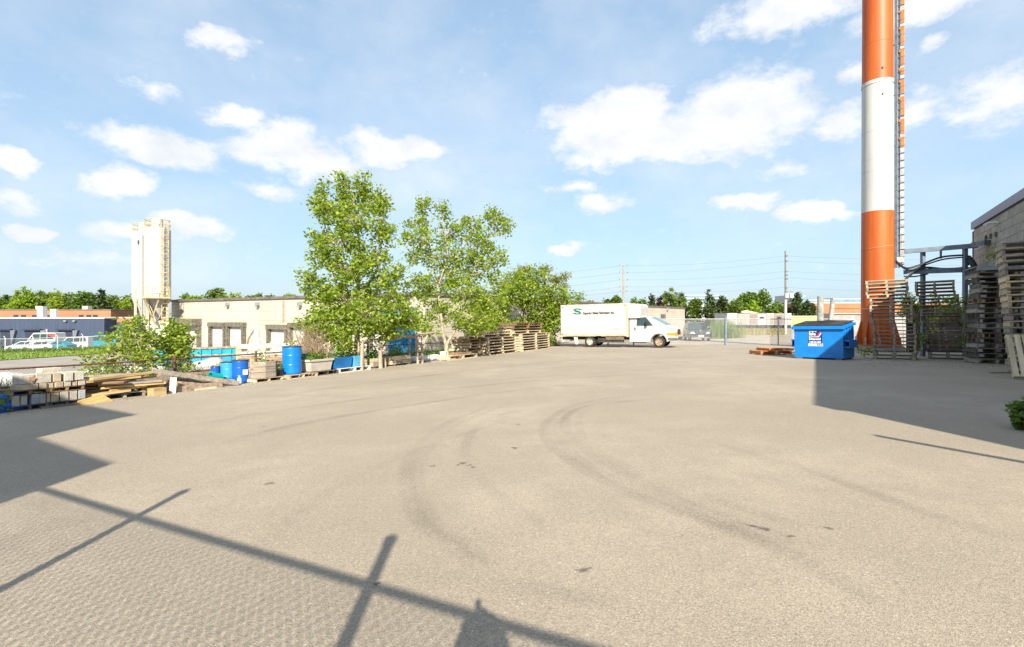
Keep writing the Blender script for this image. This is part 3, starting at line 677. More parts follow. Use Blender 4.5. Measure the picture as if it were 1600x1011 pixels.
# ------------------------------------------------------------ pallets
woods = {'grey': mat('weathered_pallet', (.36, .315, .25), .9, .25, 2.5, .5, randobj=.28, streak=(.6, 4, 4), bscale=14),
         'fresh': mat('pale_pallet', (.60, .49, .32), .85, .18, 2.5, .4, randobj=.22, streak=(.6, 4, 4), bscale=14),
         'brown': mat('brown_pallet', (.26, .16, .09), .9, .25, 2.5, .5, randobj=.3, streak=(.6, 4, 4), bscale=14),
         'dark': mat('dark_pallet', (.13, .115, .10), .9, .25, 2.5, .5, randobj=.3, streak=(.6, 4, 4), bscale=14),
         'tan': mat('tan_pallet', (.53, .43, .30), .85, .22, 2.5, .4, randobj=.25, streak=(.6, 4, 4), bscale=14),
         'white': mat('painted_pallet', (.72, .71, .67), .7, .08, 2.5), 'orange': mat('orange_pallet', (.52, .21, .07), .8, .2, 2.5, .3, randobj=.15)}
PM = {}
def pallet_meshes(w, d, h, kind):
    k = (w, d, h, kind)
    if k not in PM:
        m = woods[kind]; t = h*.115; out = []
        for (nm, dim) in (('deck_board', (w, d*.105, t)), ('stringer', (w*.04+.02, d*.99, h-3*t)), ('bottom_board', (w, d*.10, t)), ('corner_block', (w*.1, d*.1, h-3*t))):
            o = MB().box((0, 0, 0), dim).build(nm, m); out.append(o.data); bpy.data.objects.remove(o)
        PM[k] = out
    return PM[k]
def pallet(M, label, group, kind='grey', w=1.42, d=1.15, h=.16, blocks=False, decks=7):
    P = thing('pallet', label, 'pallet', M, group); db, st, bb, cb = pallet_meshes(w, d, h, kind); t = h*.115
    for k in range(decks):
        y = -d/2+d*.0525 + k*(d-d*.105)/(decks-1)
        if random.random() < .05 and 0 < k < decks-1: continue
        link('deck_board', db, P, M=Matrix.Translation((random.uniform(-.008, .008), y, h-t/2)) @ Matrix.Rotation(random.gauss(0, .006), 4, 'Z'))
    for x in (-1, 0, 1):
        if blocks:
            for y in (-1, 0, 1): link('corner_block', cb, P, M=Matrix.Translation((x*(w/2-w*.05), y*(d/2-d*.05), h/2)))
        else: link('stringer', st, P, M=Matrix.Translation((x*(w/2-w*.03), 0, h/2)))
    for y in (-1, 0, 1): link('bottom_board', bb, P, M=Matrix.Translation((0, y*(d/2-d*.055), t/2+.001)))
    return P
def stack(M0, n, where, group, kinds, w, d, h, jit=.03, shift=None, blocks=(), yaw=.03):
    for i in range(n):
        k = kinds[i % len(kinds)] if isinstance(kinds, list) else kinds
        sx = (shift(i) if shift else 0)
        M = M0 @ Matrix.Translation((sx+random.gauss(0, jit), random.gauss(0, jit), i*h*1.004)) @ Matrix.Rotation(random.gauss(0, yaw), 4, 'Z')
        pos = 'topmost' if i == n-1 else (ORD[i] if i == 0 else ORD[i])
        pallet(M, ('%s wooden pallet, topmost of %s' if i == n-1 else '%s wooden pallet, ' + ('lowest of %s' if i == 0 else ORD[i]+' from the bottom of %s')) % ({'grey': 'weathered grey', 'fresh': 'pale', 'brown': 'brown', 'dark': 'dark', 'tan': 'tan', 'white': 'white painted', 'orange': 'orange'}[k], where), group, k, w, d, h, i in blocks)
GR = 'pallets stacked in front of the pipe bridge'
def base_frame(px0, px1, py, d, rz=0.0, back=True):
    a, b = gp(px0, py), gp(px1, py); c = (a+b)/2; w = (b-a).length
    y = c.y + d/2; x = c.x*(y/c.y) if False else c.x + d/2*math.sin(-rz)
    return frame(c.x - math.sin(rz)*d/2, c.y+math.cos(rz)*d/2, rz), w
def facing(px0, px1, py, d):
    """frame and width of a stack whose front squarely faces the camera between two pixel columns"""
    c = gp((px0+px1)/2, py); a0, a1 = math.atan((px0-CX)/FPX), math.atan((px1-CX)/FPX); am = (a0+a1)/2
    w = math.hypot(c.x, c.y)*(a1-a0); y = Vector((math.sin(am), math.cos(am), 0)); c = c + y*d/2
    return frame(c.x, c.y, -am), w
H1 = .15
M0, w = facing(1362, 1431, 562, 1.05)
stack(M0, 22, 'the stack beside the dumpster', GR, ['grey']*14+['tan', 'grey', 'grey', 'tan', 'tan', 'grey', 'tan', 'tan'], w*.98, 1.05, H1, .012, lambda i: (.03 if 2 <= i < 10 else 0) + (-.06 if 10 <= i < 17 else 0) + (-.17 if i >= 17 else 0), (0, 1, 10), .008)
M0, w = facing(1449, 1515, 561.5, 1.05)
stack(M0, 22, 'the second stack from the dumpster', GR, ['grey', 'grey', 'dark', 'grey', 'brown', 'grey', 'grey'], w*.98, 1.05, H1, .012, lambda i: -.013*i - (.05 if i > 8 else 0) - (.06 if i > 17 else 0), (0, 1), .01)
c3 = at(1527, 0, 17.6); R3 = Matrix.Rotation(-.5, 3, 'Z'); c3 = c3 + R3 @ Vector((.55, .6, 0)); M0 = frame(c3.x, c3.y, -.5)
stack(M0, 19, 'the dark third stack', GR, ['grey', 'dark', 'dark', 'grey', 'dark', 'brown', 'dark'], 1.1, 1.2, .184, .03, lambda i: .006*i, (4, 5, 9, 12), .03)
tag(MB().box((0, 0, .02), (1.25, 1.3, .03)).box((0, -.64, -.06), (1.2, .02, .13)).build('plastic_sheet', mat('sheet_grey', (.30, .33, .36), .5, .15, 3, .4), bevel=.01, M=M0 @ Matrix.Translation((.1, 0, 19*.1848))), 'pale grey plastic sheet covering the top of the dark third stack', 'sheet')
pf = gp(1578, 589); c4 = at(1586, 0, 13.6) + Matrix.Rotation(-.65, 3, 'Z') @ Vector((.6, .5, 0)); M0 = frame(c4.x, c4.y, -.65)
stack(M0, 20, 'the stack at the right edge', GR, ['grey', 'grey', 'tan', 'grey', 'grey', 'grey', 'grey', 'tan', 'grey', 'grey', 'fresh', 'fresh', 'tan', 'fresh', 'fresh'], 1.2, 1.0, .185, .025, lambda i: -.008*i, (), .02)
pl = gp(1566, 591)
pallet(frame(pl.x+.42, pl.y-.52, -.55, dz=.03) @ Matrix.Rotation(1.12, 4, 'X') @ Matrix.Translation((0, .58, -.02)) @ Matrix.Rotation(math.pi/2, 4, 'Z'), 'pale pallet leaning on edge against the tall right-hand stack', 'leaning pallet', 'fresh', 1.15, 1.0, .14)
tag(MB().beam((0, 0, .02), (.75, -.15, .03), .12, .03).build('loose_board', woods['brown'], M=frame(gp(1546, 583).x, gp(1546, 583).y, 0)), 'short brown board lying on the asphalt below the dark pallet stack', 'board')
po = gp(1192, 555); pallet(frame(po.x+.75, po.y+.75, -.05), 'orange stained pallet lying flat beside the blue dumpster', 'flat pallets', 'orange', 1.5, 1.3, .2)
pallet(frame(po.x+1.0, po.y+.72, .04, dz=.21), 'orange stained pallet lying on another one beside the blue dumpster', 'flat pallets', 'orange', 1.3, 1.2, .12)

# ------------------------------------------------------------ dumpster
dblue = mat('dumpster_blue', (.004, .205, .62), .42, .22, 2.2, .15, bscale=7, spec=.5, col2=(.004, .155, .50))
ddark = mat('dumpster_lid', (.045, .038, .036), .6, .3, 3, .2)
b = gp(1318, 563); W_ = 1.82; ang = math.radians(-50); a = b - Vector((math.cos(ang), math.sin(ang), 0))*W_; a.z = g(a.x, a.y); Hd = (563-509)/(FPX/b.y); dd_ = 1.45
T = thing('dumpster', 'bright blue steel dumpster with dark lid beside the orange chimney', 'dumpster', frame(a.x, a.y, ang))
Hb_ = Hd+.17
MB().prism([(0, .06), (0, Hd), (dd_, Hb_), (dd_, .06)], 0, W_).build('body', dblue, T, .012, M=Matrix(((0,1,0,0),(1,0,0,0),(0,0,1,0),(0,0,0,1))))
MB().box((W_/2, -.045, Hd-.075), (W_+.16, .09, .15)).box((-.04, dd_/2, (Hd+Hb_)/2-.07), (.08, dd_, .12), Matrix.Rotation(math.atan(.17/dd_), 3, 'X')).box((W_+.04, dd_/2, (Hd+Hb_)/2-.07), (.08, dd_, .12), Matrix.Rotation(math.atan(.17/dd_), 3, 'X')).build('rim', dblue, T, .012)
MB().box((W_/2, -.02, Hd-.19), (W_, .045, .03)).build('rim_shade_strip', mat('dumpster_shadow_blue', (.004, .10, .36), .5), T)  # painted shade: darker blue strip just below the rim
for sx in (W_*.25, W_*.75):
    l = MB().prism([(-.1, Hd+.012), (-.1, Hd+.05), (dd_, Hb_+.075), (dd_, Hb_+.03)], sx-W_*.26+.01, sx+W_*.26-.01).build('lid', ddark, T, .01, M=Matrix(((0,1,0,0),(1,0,0,0),(0,0,1,0),(0,0,0,1))))
    for k in range(3):
        yy = sx-W_*.16+k*W_*.16; sl = math.atan((Hb_-Hd+.025)/dd_)
        MB().box((yy, dd_*.47, (Hd+Hb_)/2+.075), (.06, dd_*.9, .025), Matrix.Rotation(math.atan(.17/dd_), 3, 'X')).build('lid_rib', ddark, l)
for sx, s in ((W_, 1), (0, -1)):
    MB().box((sx+s*.09, .72, Hd*.56), (.18, 1.15, .07)).box((sx+s*.09, .72, Hd*.56-.26), (.18, 1.15, .06)).box((sx+s*.17, .72, Hd*.56-.13), (.03, 1.0, .22)).prism([(0, 0), (0, -.33), (.12, -.33)], -.01, .01).build('fork_pocket', dblue, T, .008)
    for yy in (.2, .55, .9, 1.25): MB().box((sx+s*.02, yy, Hd*.82), (.04, .07, Hd*.36)).build('side_rib', dblue, T, .008)
for sx in (.18, W_-.18):
    MB().box((sx, .12, .03), (.22, .22, .06)).box((sx, dd_-.12, .03), (.22, .22, .06)).build('foot', rubber, T)
dec = mat('decal_navy', (.012, .035, .16), .4, .05); dw = mat('decal_white', (.8, .8, .8), .4, .03); dr = mat('decal_red', (.45, .05, .13), .4)
sx0 = W_*((1261.5-1237.5)/80); sxw = W_*(23.5/80); zz2 = lambda py: (561.2-py)/(FPX/((a.y+b.y)/2))
lab = MB().box((sx0+sxw/2, -.004, (zz2(513.5)+zz2(536.5))/2), (sxw*.96, .004, zz2(513.5)-zz2(536.5))).build('company_decal', dec, T)
MB().box((sx0+sxw/2+.01, -.005, zz2(538.7)), (sxw*1.02, .004, .105)).build('warning_strip', dw, lab)
MB().prism([(sx0+.02, zz2(525.8)), (sx0+sxw*.72, zz2(525.8)), (sx0+sxw*.93, zz2(519)), (sx0+sxw*.93, zz2(521)), (sx0+sxw*.76, zz2(526.8)), (sx0+.02, zz2(526.6))], -.010, -.007).build('white_swoosh', dw, lab)
MB().prism([(sx0+sxw*.55, zz2(525.4)), (sx0+sxw*.71, zz2(525.4)), (sx0+sxw*.92, zz2(518.6)), (sx0+sxw*.92, zz2(516))], -.010, -.007).build('red_swoosh', dr, lab)
RX = (math.pi/2, 0, 0)
text_mesh('Super', .17, dw, 'lettering', lab, (sx0+.03, -.009, zz2(518.4)), RX, .006, 0, sxw*.62)
text_mesh('Save', .17, dw, 'lettering', lab, (sx0+.03, -.009, zz2(523.8)), RX, .006, 0, sxw*.48)
text_mesh('Disposal', .13, dw, 'lettering', lab, (sx0+.03, -.009, zz2(531)), RX, .004, 0, sxw*.82)
text_mesh('1-800-665-2800', .085, dw, 'lettering', lab, (sx0+.03, -.009, zz2(535.4)), RX, .003, 0, sxw*.84)
for k in range(6): MB().box((sx0+.06+k*.05, -.008, zz2(538.7)), (.03, .004, .05)).build('print_mark', mat('print_grey', (.4, .35, .35), .6), lab)
for k, c in enumerate((dec, dec, dr)): MB().box((sx0+sxw*.68+k*.075, -.008, zz2(538.7)), (.05, .004, .07)).build('print_mark', c, lab)
# two cut-off grey posts behind the dumpster
for px, yt, lean, lb in ((1282, 463, .0, 'thick grey cut-off concrete post behind the dumpster'), (1296, 468, .18, 'slimmer leaning grey post behind the dumpster lid')):
    Dp = 22.5; p = gz(at(px, 0, Dp).x - lean*.4, Dp); top = at(px, yt, Dp).z-p.z
    tag(MB().tube([(0, 0, -.2), (lean*.5, 0, top*.5), (lean*1.3, 0, top)], [.15, .14, .13] if lean == 0 else [.1, .1, .1], 12).build('bollard_post', mat('post_concrete', (.36, .37, .35), .8, .2, 3, .4), M=Matrix.Translation(p)), lb, 'post')

# ------------------------------------------------------------ road vehicles
tyre_m = mat('tyre_rubber', (.035, .034, .032), .85, .2, 6); rim_m = mat('rusty_rim', (.45, .36, .27), .6, .35, 6, col2=(.22, .10, .05)); rim_s = mat('alloy_rim', (.5, .51, .52), .35, .1, 4, metal=.7)
blackp = mat('black_plastic', (.03, .03, .032), .6, .2, 4); chrome = mat('bright_metal', (.6, .6, .6), .25, .1, 3, metal=.9)
lampc = mat('headlamp_glass', (.55, .57, .58), .15, .1, 3, spec=.8); amber = mat('amber_lens', (.75, .28, .01), .3, .1, 3); redl = mat('red_lens', (.45, .02, .015), .3, .1, 3)
carglass = mat('car_glass', (.03, .055, .062), .12, .05, 1, spec=.45)
def wheel(parent, x, y, r, w, rim=rim_s, side=-1):
    ty = MB().lathe([(r*.62, -w*.4), (r*.64, -w/2), (r*.9, -w/2), (r, -w*.32), (r, w*.32), (r*.9, w/2), (r*.64, w/2), (r*.62, w*.4)], 28, cap=False).build('wheel', tyre_m, parent, M=Matrix.Translation((x, y, r)) @ Matrix.Rotation(math.pi/2, 4, 'X'))
    q = MB().lathe([(.001, 0), (r*.64, 0), (r*.64, w*.42), (r*.55, w*.46), (r*.5, w*.30), (r*.22, w*.22), (r*.18, w*.36), (.001, w*.38)], 24)
    if side > 0: q.v = [(a_, b_, -c_) for a_, b_, c_ in q.v]
    q.build('rim', rim, ty)
    for k in range(5):
        aa = 2*math.pi*k/5; zz_ = w*.27*(-1 if side > 0 else 1)
        MB().box((r*.4*math.cos(aa), r*.4*math.sin(aa), zz_), (r*.13, r*.13, .02)).build('rim_hole', blackp, ty)
    return ty
def side_panel(poly, z0, w0, z1, w1, sg, out=.006, th=.02):
    mb = MB(); f = lambda z: w0+(w1-w0)*(z-z0)/(z1-z0); n = len(poly)
    A = [(x, sg*(f(z)+out), z) for x, z in poly]; Bq = [(x, sg*(f(z)+out-th), z) for x, z in poly]
    mb.add(A+Bq, [(i, (i+1) % n, n+(i+1) % n, n+i) for i in range(n)]+[tuple(range(n)), tuple(n+i for i in reversed(range(n)))]); return mb
def cross_panel(x0, z0, w0, x1, z1, w1, out=.008):
    """pane across the vehicle between two side-view points"""
    d = Vector((x1-x0, 0, z1-z0)).normalized(); nrm = Vector((d.z, 0, -d.x)); 
    P = [Vector((x0, -w0, z0)), Vector((x0, w0, z0)), Vector((x1, w1, z1)), Vector((x1, -w1, z1))]; mb = MB()
    A = [p+nrm*out for p in P]; Bq = [p-nrm*.012 for p in P]
    return mb.add(A+Bq, [(0,1,2,3), (7,6,5,4), (0,4,5,1), (1,5,6,2), (2,6,7,3), (3,7,4,0)])
def arch(cx, r, z0, n=9): return [(cx + r*math.cos(math.pi*k/(n-1)), z0 + r*math.sin(math.pi*k/(n-1))) for k in range(n)]

# cutaway box truck
tw = mat('truck_white', (.44, .44, .43), .35, .03, 1.5, spec=.5); tcream = mat('truck_trim', (.42, .375, .28), .6, .12, 4); under = mat('underbody', (.05, .045, .038), .8, .3, 5)
re_ = gp(921, 542.4); hd = math.radians(-29); hv = Vector((math.cos(hd), math.sin(hd), 0)); kk = (1029-CX)/FPX
Lw = (kk*re_.y - re_.x)/(hv.x - kk*hv.y); fr_ = re_ + hv*Lw; fr_.z = g(fr_.x, fr_.y); k_ = 108/Lw; kv = FPX/((fr_.y+re_.y)/2-.3); m_ = lambda px: ((px if px < 1036 else 1036+(px-1036)*.72)-873)/k_; h_ = lambda py: (543-py)/kv
ang = math.atan2(fr_.y-re_.y, fr_.x-re_.x); dr_ = (fr_-re_)
XR, XF = m_(921), m_(1029); u = dr_.normalized(); o_ = re_ - u*XR
zax = u; yax = Vector((0,0,1)).cross(u).normalized(); up = u.cross(yax); Mt = Matrix((u, yax, up)).transposed().to_4x4(); Mt.translation = o_
T = thing('box_truck', 'white box truck with green S emblem parked at the far end of the yard', 'truck', Mt)
Wt = 2.25; bz0, bz1 = h_(523.5), h_(474.5); bx1 = m_(984)
box = MB().box((bx1/2, Wt/2, (bz0+bz1)/2), (bx1, Wt, bz1-bz0)).build('cargo_box', tw, T, .02)
MB().box((bx1/2, Wt/2, bz1+.02), (bx1+.04, Wt+.04, .07)).build('roof_rail', mat('rail_grey', (.5, .49, .46), .5), box)
MB().box((bx1/2, -.012, h_(523)), (bx1, .03, .15)).build('lower_rail', tcream, box)
MB().box((bx1-.05, -.015, (bz0+bz1)/2-.05), (.14, .04, bz1-bz0+.16)).build('front_post', tcream, box)
MB().box((.03, -.012, (bz0+bz1)/2), (.06, .03, bz1-bz0)).build('rear_post', mat('rail_white', (.46, .45, .43), .5), box)
MB().box((.12, -.03, h_(521.3)), (.1, .02, .06)).build('marker_lamp', redl, box); MB().box((.14, -.025, h_(476.5)), (.1, .02, .05)).build('marker_lamp', redl, box)
MB().box((bx1-.2, -.025, h_(476.5)), (.1, .02, .05)).build('marker_lamp', amber, box)
for k in range(3): MB().box((-.015, Wt*(.25+.25*k), (bz0+bz1)/2), (.03, .05, bz1-bz0-.1)).build('door_bar', mat('rail_grey', (.5,.49,.46)), box)
# over-cab fairing
ax1 = m_(1004); MB().prism([(bx1+.01, h_(497)), (bx1+.01, bz1-.01), (bx1+.25, bz1+.03), (ax1-.12, bz1-.02), (ax1-.02, bz1-.14), (ax1, bz1-.35), (ax1-.05, h_(497))], .06, Wt-.06).build('fairing', tw, T, .05)
# cab
hw = 1.0; cy = Wt/2; cab = [(bx1+.06, h_(534)), (m_(990), h_(495)), (m_(1011), h_(494.6)), (m_(1015), h_(495.5)), (m_(1041), h_(508.5)), (m_(1052), h_(511)), (m_(1058.5), h_(514.5)), (m_(1060), h_(520)), (m_(1060), h_(528)), (m_(1047.5), h_(528))]
ar = [p for p in arch(XF, .52, .40)]; low = cab + ar + [(m_(1018), h_(534))]
zb_ = h_(510.5)
body = [(bx1+.06, h_(534)), (bx1+.06, zb_), (m_(1041), h_(508.7)), (m_(1052), h_(511)), (m_(1058.5), h_(514.5)), (m_(1060), h_(520)), (m_(1060), h_(529))] + ar + [(XF-.56, h_(534))]
cb_ = MB().prism(body, cy-hw, cy+hw).build('cab', tw, T, .03)
gh = [(bx1+.06, zb_), (bx1+.06, h_(495)), (m_(1011), h_(494.6)), (m_(1016), h_(495.6)), (m_(1042), h_(508.9)), (m_(1040), zb_)]
q = MB().prism(gh, 0, 0, (zb_, hw-.015, h_(494.6), hw-.14)); q.v = [(x, y+cy, z) for x, y, z in q.v]; q.build('cab_roof', tw, cb_, .02)
def shift(mb): mb.v = [(x, y+cy, z) for x, y, z in mb.v]; return mb
tp = (zb_, hw-.015, h_(494.6), hw-.14)
for sg in (-1, 1):
    shift(side_panel([(m_(996), h_(509.3)), (m_(996.5), h_(496.3)), (m_(1010), h_(495.9)), (m_(1021), h_(509.3))], *tp, sg)).build('side_window', carglass, cb_)
    shift(side_panel([(m_(1009), h_(509.2)), (m_(1009), h_(496)), (m_(1009.6), h_(496)), (m_(1009.6), h_(509.2))], *tp, sg, .012)).build('window_bar', blackp, cb_)
    MB().box((m_(993.8), cy+sg*(hw+.01), h_(514)), (.07, .03, .2)).build('door_handle', blackp, cb_)
    MB().box((m_(991.5), cy+sg*(hw+.002), h_(519)), (.012, .008, 1.0)).box((m_(1018.5), cy+sg*(hw+.002), h_(519)), (.012, .008, .95)).build('door_seam', mat('seam_grey', (.3, .3, .29), .7), cb_)
    MB().box((m_(1012.5), cy+sg*(hw+.2), h_(505.5)), (.1, .2, .36)).beam((m_(1013), cy+sg*(hw-.05), h_(508)), (m_(1012.5), cy+sg*(hw+.15), h_(507)), .05, .05).build('mirror', blackp, cb_, .02)
    MB().tube([(p[0], cy+sg*(hw+.01), p[1]) for p in arch(XF, .53, .42)], .035, 6).build('arch_trim', mat('arch_grey', (.16, .15, .14), .7), cb_)
    MB().box((m_(1053.5), cy+sg*(hw-.11), h_(517.6)), (.62, .27, .2)).build('headlight', lampc, cb_, .02)
    MB().box((m_(1053.2), cy+sg*(hw-.11), h_(522.3)), (.62, .27, .16)).build('turn_signal', amber, cb_, .02)
    MB().box((m_(1000), cy+sg*(hw-.08), h_(535.5)), (.9, .22, .05)).build('step', blackp, cb_)
shift(cross_panel(m_(1041), h_(508.2), hw-.08, m_(1016.5), h_(496), hw-.2)).build('windshield', mat('windshield_glass', (.07, .15, .14), .06, .05, 1, spec=.9), cb_)
MB().box((m_(1060)+.02, cy, h_(519.5)), (.06, 1.3, .36)).build('grille', blackp, cb_, .02)
MB().box((m_(1054), cy, h_(529.5)), (.62, 2*hw+.04, .2)).box((m_(1061), cy, h_(529.5)), (.1, 1.7, .2)).build('bumper', mat('bumper_grey', (.13, .125, .12), .6, .15, 4), T, .04)
MB().box((m_(1061.5), cy-.84, h_(528.5)), (.14, .22, .24)).build('bumper_end', chrome, T, .03)
MB().box((m_(950), cy, .62), (m_(1040)-m_(876), .9, .2)).box((m_(955), .25, .5), (m_(978)-m_(938), .3, .3)).build('chassis', under, T)
MB().box((m_(962), .15, h_(528)), (1.3, .25, .3)).build('fuel_tank', mat('tank_brown', (.16, .13, .1), .7, .3), T, .03)
MB().prism([(m_(893), h_(524)), (m_(900), h_(524)), (m_(901.5), h_(538)), (m_(897), h_(539))], .1, .14).build('mud_flap', mat('flap_cream', (.6, .56, .47), .7), T)
MB().box((m_(875), cy, h_(533.5)), (.12, 2.0, .1)).beam((m_(872), .5, h_(533.8)), (m_(884), .4, h_(532.5)), .1, .06).build('rear_bumper', mat('bumper_steel', (.5, .5, .48), .5), T)
wheel(T, XR, .20, .385, .28, mat('dirty_rim', (.55, .50, .42), .6, .3, 5)); wheel(T, XR, .52, .385, .24); wheel(T, XR, Wt-.2, .385, .28, side=1)
wheel(T, XF, .24, .385, .25, rim_m); wheel(T, XF, Wt-.24, .385, .25, rim_m, 1)
green = mat('emblem_green', (.0, .13, .085), .4, .05); ink = mat('lettering_black', (.03, .035, .03), .5, .05)
ex, ez, es = m_(901.8), h_(484.3), 1/k_; ev = 1/kv
em = MB()
for poly in ([(-6, 3.6), (-3.6, 5), (3.6, 5), (5, 3.9), (8, 3.2), (8, 2.0), (3.2, 2.0), (2.2, 3.2), (-2.6, 3.2), (-3.6, 2.2), (-8, 2.2), (-8, 3.2)],
             [(-6.0, 2.3), (-2.2, 2.3), (4.2, 0.2), (6.0, -2.3), (2.2, -2.3), (-4.6, -.2)],
             [(6, -3.6), (3.6, -5), (-3.6, -5), (-5, -3.9), (-8, -3.2), (-8, -2.0), (-3.2, -2.0), (-2.2, -3.2), (2.6, -3.2), (3.6, -2.2), (8, -2.2), (8, -3.2)]):
    em.prism([(ex+x*es, ez+z_*ev) for x, z_ in poly], -.008, -.004)
em.build('emblem', green, box)
text_mesh('Superior Metal Fabricator Inc.', 5.6/kv, ink, 'lettering', box, (m_(911.3), -.008, h_(489.4)), RX, .012, .15, 51.5/k_)
for (pa, pb, py) in ((877, 892, 511.8), (876.5, 905.5, 514.6), (960, 982, 512.8), (958.5, 977, 515.4)):
    x = m_(pa); lt = MB()
    while x < m_(pb):
        wv = random.uniform(.02, .06); lt.box((x+wv/2, -.005, h_(py)), (wv, .003, .045)); x += wv+.025
    lt.build('small_print', mat('print_faint', (.22, .22, .2), .6), box)

# passenger cars and vans
def car(label, M, L_, W_, H_, paint, kind='sedan', group=None, name='car', cat='car', detail=True):
    T = thing(name, label, cat, M, group); r = .33 if kind != 'van' else .36; hw = W_/2
    if kind == 'sedan':
        belt = H_*.62; pf_ = [(0, .28), (0, belt*.92), (.25, belt), (L_*.72, belt), (L_*.97, belt*.80), (L_, belt*.55), (L_, .25)]; gh = [(.35, belt), (L_*.27, H_), (L_*.5, H_), (L_*.74, belt)]
    elif kind == 'suv':
        belt = H_*.60; pf_ = [(0, .32), (0, belt), (L_*.72, belt), (L_*.96, belt*.86), (L_, belt*.7), (L_, .3)]; gh = [(.06, belt), (.3, H_*.96), (L_*.3, H_), (L_*.52, H_*.98), (L_*.73, belt)]
    else:
        belt = H_*.55; pf_ = [(0, .35), (0, belt), (L_*.82, belt), (L_*.97, belt*.78), (L_, belt*.55), (L_, .3)]; gh = [(0, belt), (.06, H_*.97), (.3, H_), (L_*.66, H_), (L_*.84, belt)]
    xr, xf = L_*.2, L_*.81
    body = pf_ + arch(xf, r+.07, .28, 7) + arch(xr, r+.07, .28, 7)
    bo = MB().prism(body, -hw, hw).build('body', paint, T, .04)
    tp = (belt, hw-.02, H_, hw-.20 if kind != 'van' else hw-.1)
    MB().prism(gh, 0, 0, tp).build('cabin', paint, T, .03)
    (xa, za), (xb, zb2) = gh[-2], gh[-1]
    f = lambda z: tp[1]+(tp[3]-tp[1])*(z-belt)/(H_-belt)
    z_t = za-(za-belt)*.1; z_b = belt+(za-belt)*.06
    cross_panel(xb-(xb-xa)*.06, z_b, f(z_b)-.05, xa+(xb-xa)*.1, z_t, f(z_t)-.05).build('windshield', carglass, T)
    x0g, x1g = gh[0][0], gh[-1][0]
    nwin = {'sedan': 2, 'suv': 3, 'van': 3}[kind]; z0_, z1_ = belt+(H_-belt)*.1, H_-(H_-belt)*.16
    xs0 = gh[0][0]+(.28 if kind == 'van' else .35); xe = gh[-2][0]
    for sg in (-1, 1):
        for k in range(nwin):
            a0 = xs0+(xe-xs0)*k/nwin+.05; a1 = xs0+(xe-xs0)*(k+1)/nwin-.03
            poly = [(a0, z0_), (a0+(.0 if k else .12), z1_), (a1, z1_), (a1 + (0 if k < nwin-1 else (x1g-xe)*.75), z0_)]
            side_panel(poly, *tp, sg).build('side_window', carglass, T)
        wheel(T, xr, sg*(hw-.11), r, .22, side=sg); wheel(T, xf, sg*(hw-.11), r, .22, side=sg)
        MB().box((L_-.16, sg*(hw-.24), belt*.74), (.3, .36, .17)).build('headlight', lampc, T, .03)
        MB().box((x1g-.25, sg*(hw+.1), belt+.12), (.1, .2, .16)).build('mirror', paint, T, .03)
    MB().box((L_+.0, 0, belt*.70), (.06, W_*.48, .2)).build('grille', blackp, T, .02)
    MB().box((L_-.02, 0, .42), (.14, W_*.94, .2)).build('bumper', blackp, T, .04)
    MB().box((L_+.06, .02, .52), (.02, .5, .15)).build('number_plate', mat('plate_white', (.62, .68, .74), .5), T)
    return T
slate = mat('suv_slate', (.022, .034, .048), .25, .05, 1, spec=.6, coat=.5)
ps = gp(1083, 532.5)
T = car('dark blue-grey SUV parked behind the chain-link fence', frame(ps.x+1.15, ps.y+3.2, -math.radians(101)), 4.5, 2.0, 1.88, slate, 'suv', None, 'sport_utility_vehicle', 'SUV')
MB().box((4.54, 0, .36), (.05, 1.7, .09)).build('skid_plate', chrome, T); MB().lathe([(.09, 0), (.09, .03)], 16).build('badge', chrome, T, M=Matrix.Translation((4.52, 0, 1.06)) @ Matrix.Rotation(math.pi/2, 4, 'Y'))
cw = mat('car_white', (.5, .5, .5), .3, .04, 1, coat=.4); cs = mat('car_silver', (.48, .53, .57), .3, .05, 1, coat=.4); ct = mat('car_teal', (.02, .22, .30), .3, .05, 1, coat=.4); cd = mat('car_dark', (.05, .06, .07), .3, .05, 1)
VG = 'vehicles parked behind the far fence'
def park(px, D, label, L_, W_, H_, paint, kind, az, name='car', cat='car'):
    x = at(px, 0, D).x; return car(label, frame(x, D, az), L_, W_, H_, paint, kind, VG, name, cat)
def fp_(pxa, D): return at(pxa, 0, D)
def park_left(px_front, D, label, L_, W_, H_, paint, kind, name='car', cat='car', turn=0.0):
    """parked side-on with its nose to the left"""
    x = at(px_front, 0, D).x; az = math.pi+turn
    return car(label, frame(x+L_*math.cos(turn), D+L_*math.sin(turn), az), L_, W_, H_, paint, kind, VG, name, cat)
DV = 76
park_left(16, DV, 'silver sedan at the left end of the parked row', 4.6, 1.8, 1.5, cs, 'sedan')
park_left(37, DV-2, 'white sedan in front of the tall white van', 4.5, 1.8, 1.5, cw, 'sedan', turn=.15)
T = park_left(43, DV+5, 'tall white delivery van with red rear graphics', 5.6, 2.0, 2.75, cw, 'van', 'delivery_van', 'van')
MB().prism([(.1, 1.9), (.1, 2.6), (1.4, 2.6), (1.0, 2.2)], 0, 0, (2.75*.55, 1.0-.012, 2.75, .9+.008)).build('rear_graphic', mat('graphic_red', (.5, .08, .07), .5), T)
park_left(72, DV-1, 'teal hatchback between the white vans', 4.0, 1.75, 1.45, ct, 'sedan')
park_left(96, DV+3, 'white passenger van with dark side windows', 5.2, 1.95, 2.0, cw, 'van', 'passenger_van', 'van')
park_left(138, DV+4, 'teal and white minibus partly hidden by the bush', 5.4, 2.0, 2.15, ct, 'van', 'minibus', 'van')
park_left(-30, DV, 'dark hatchback at the left edge of the photo', 4.2, 1.8, 1.5, cd, 'sedan')

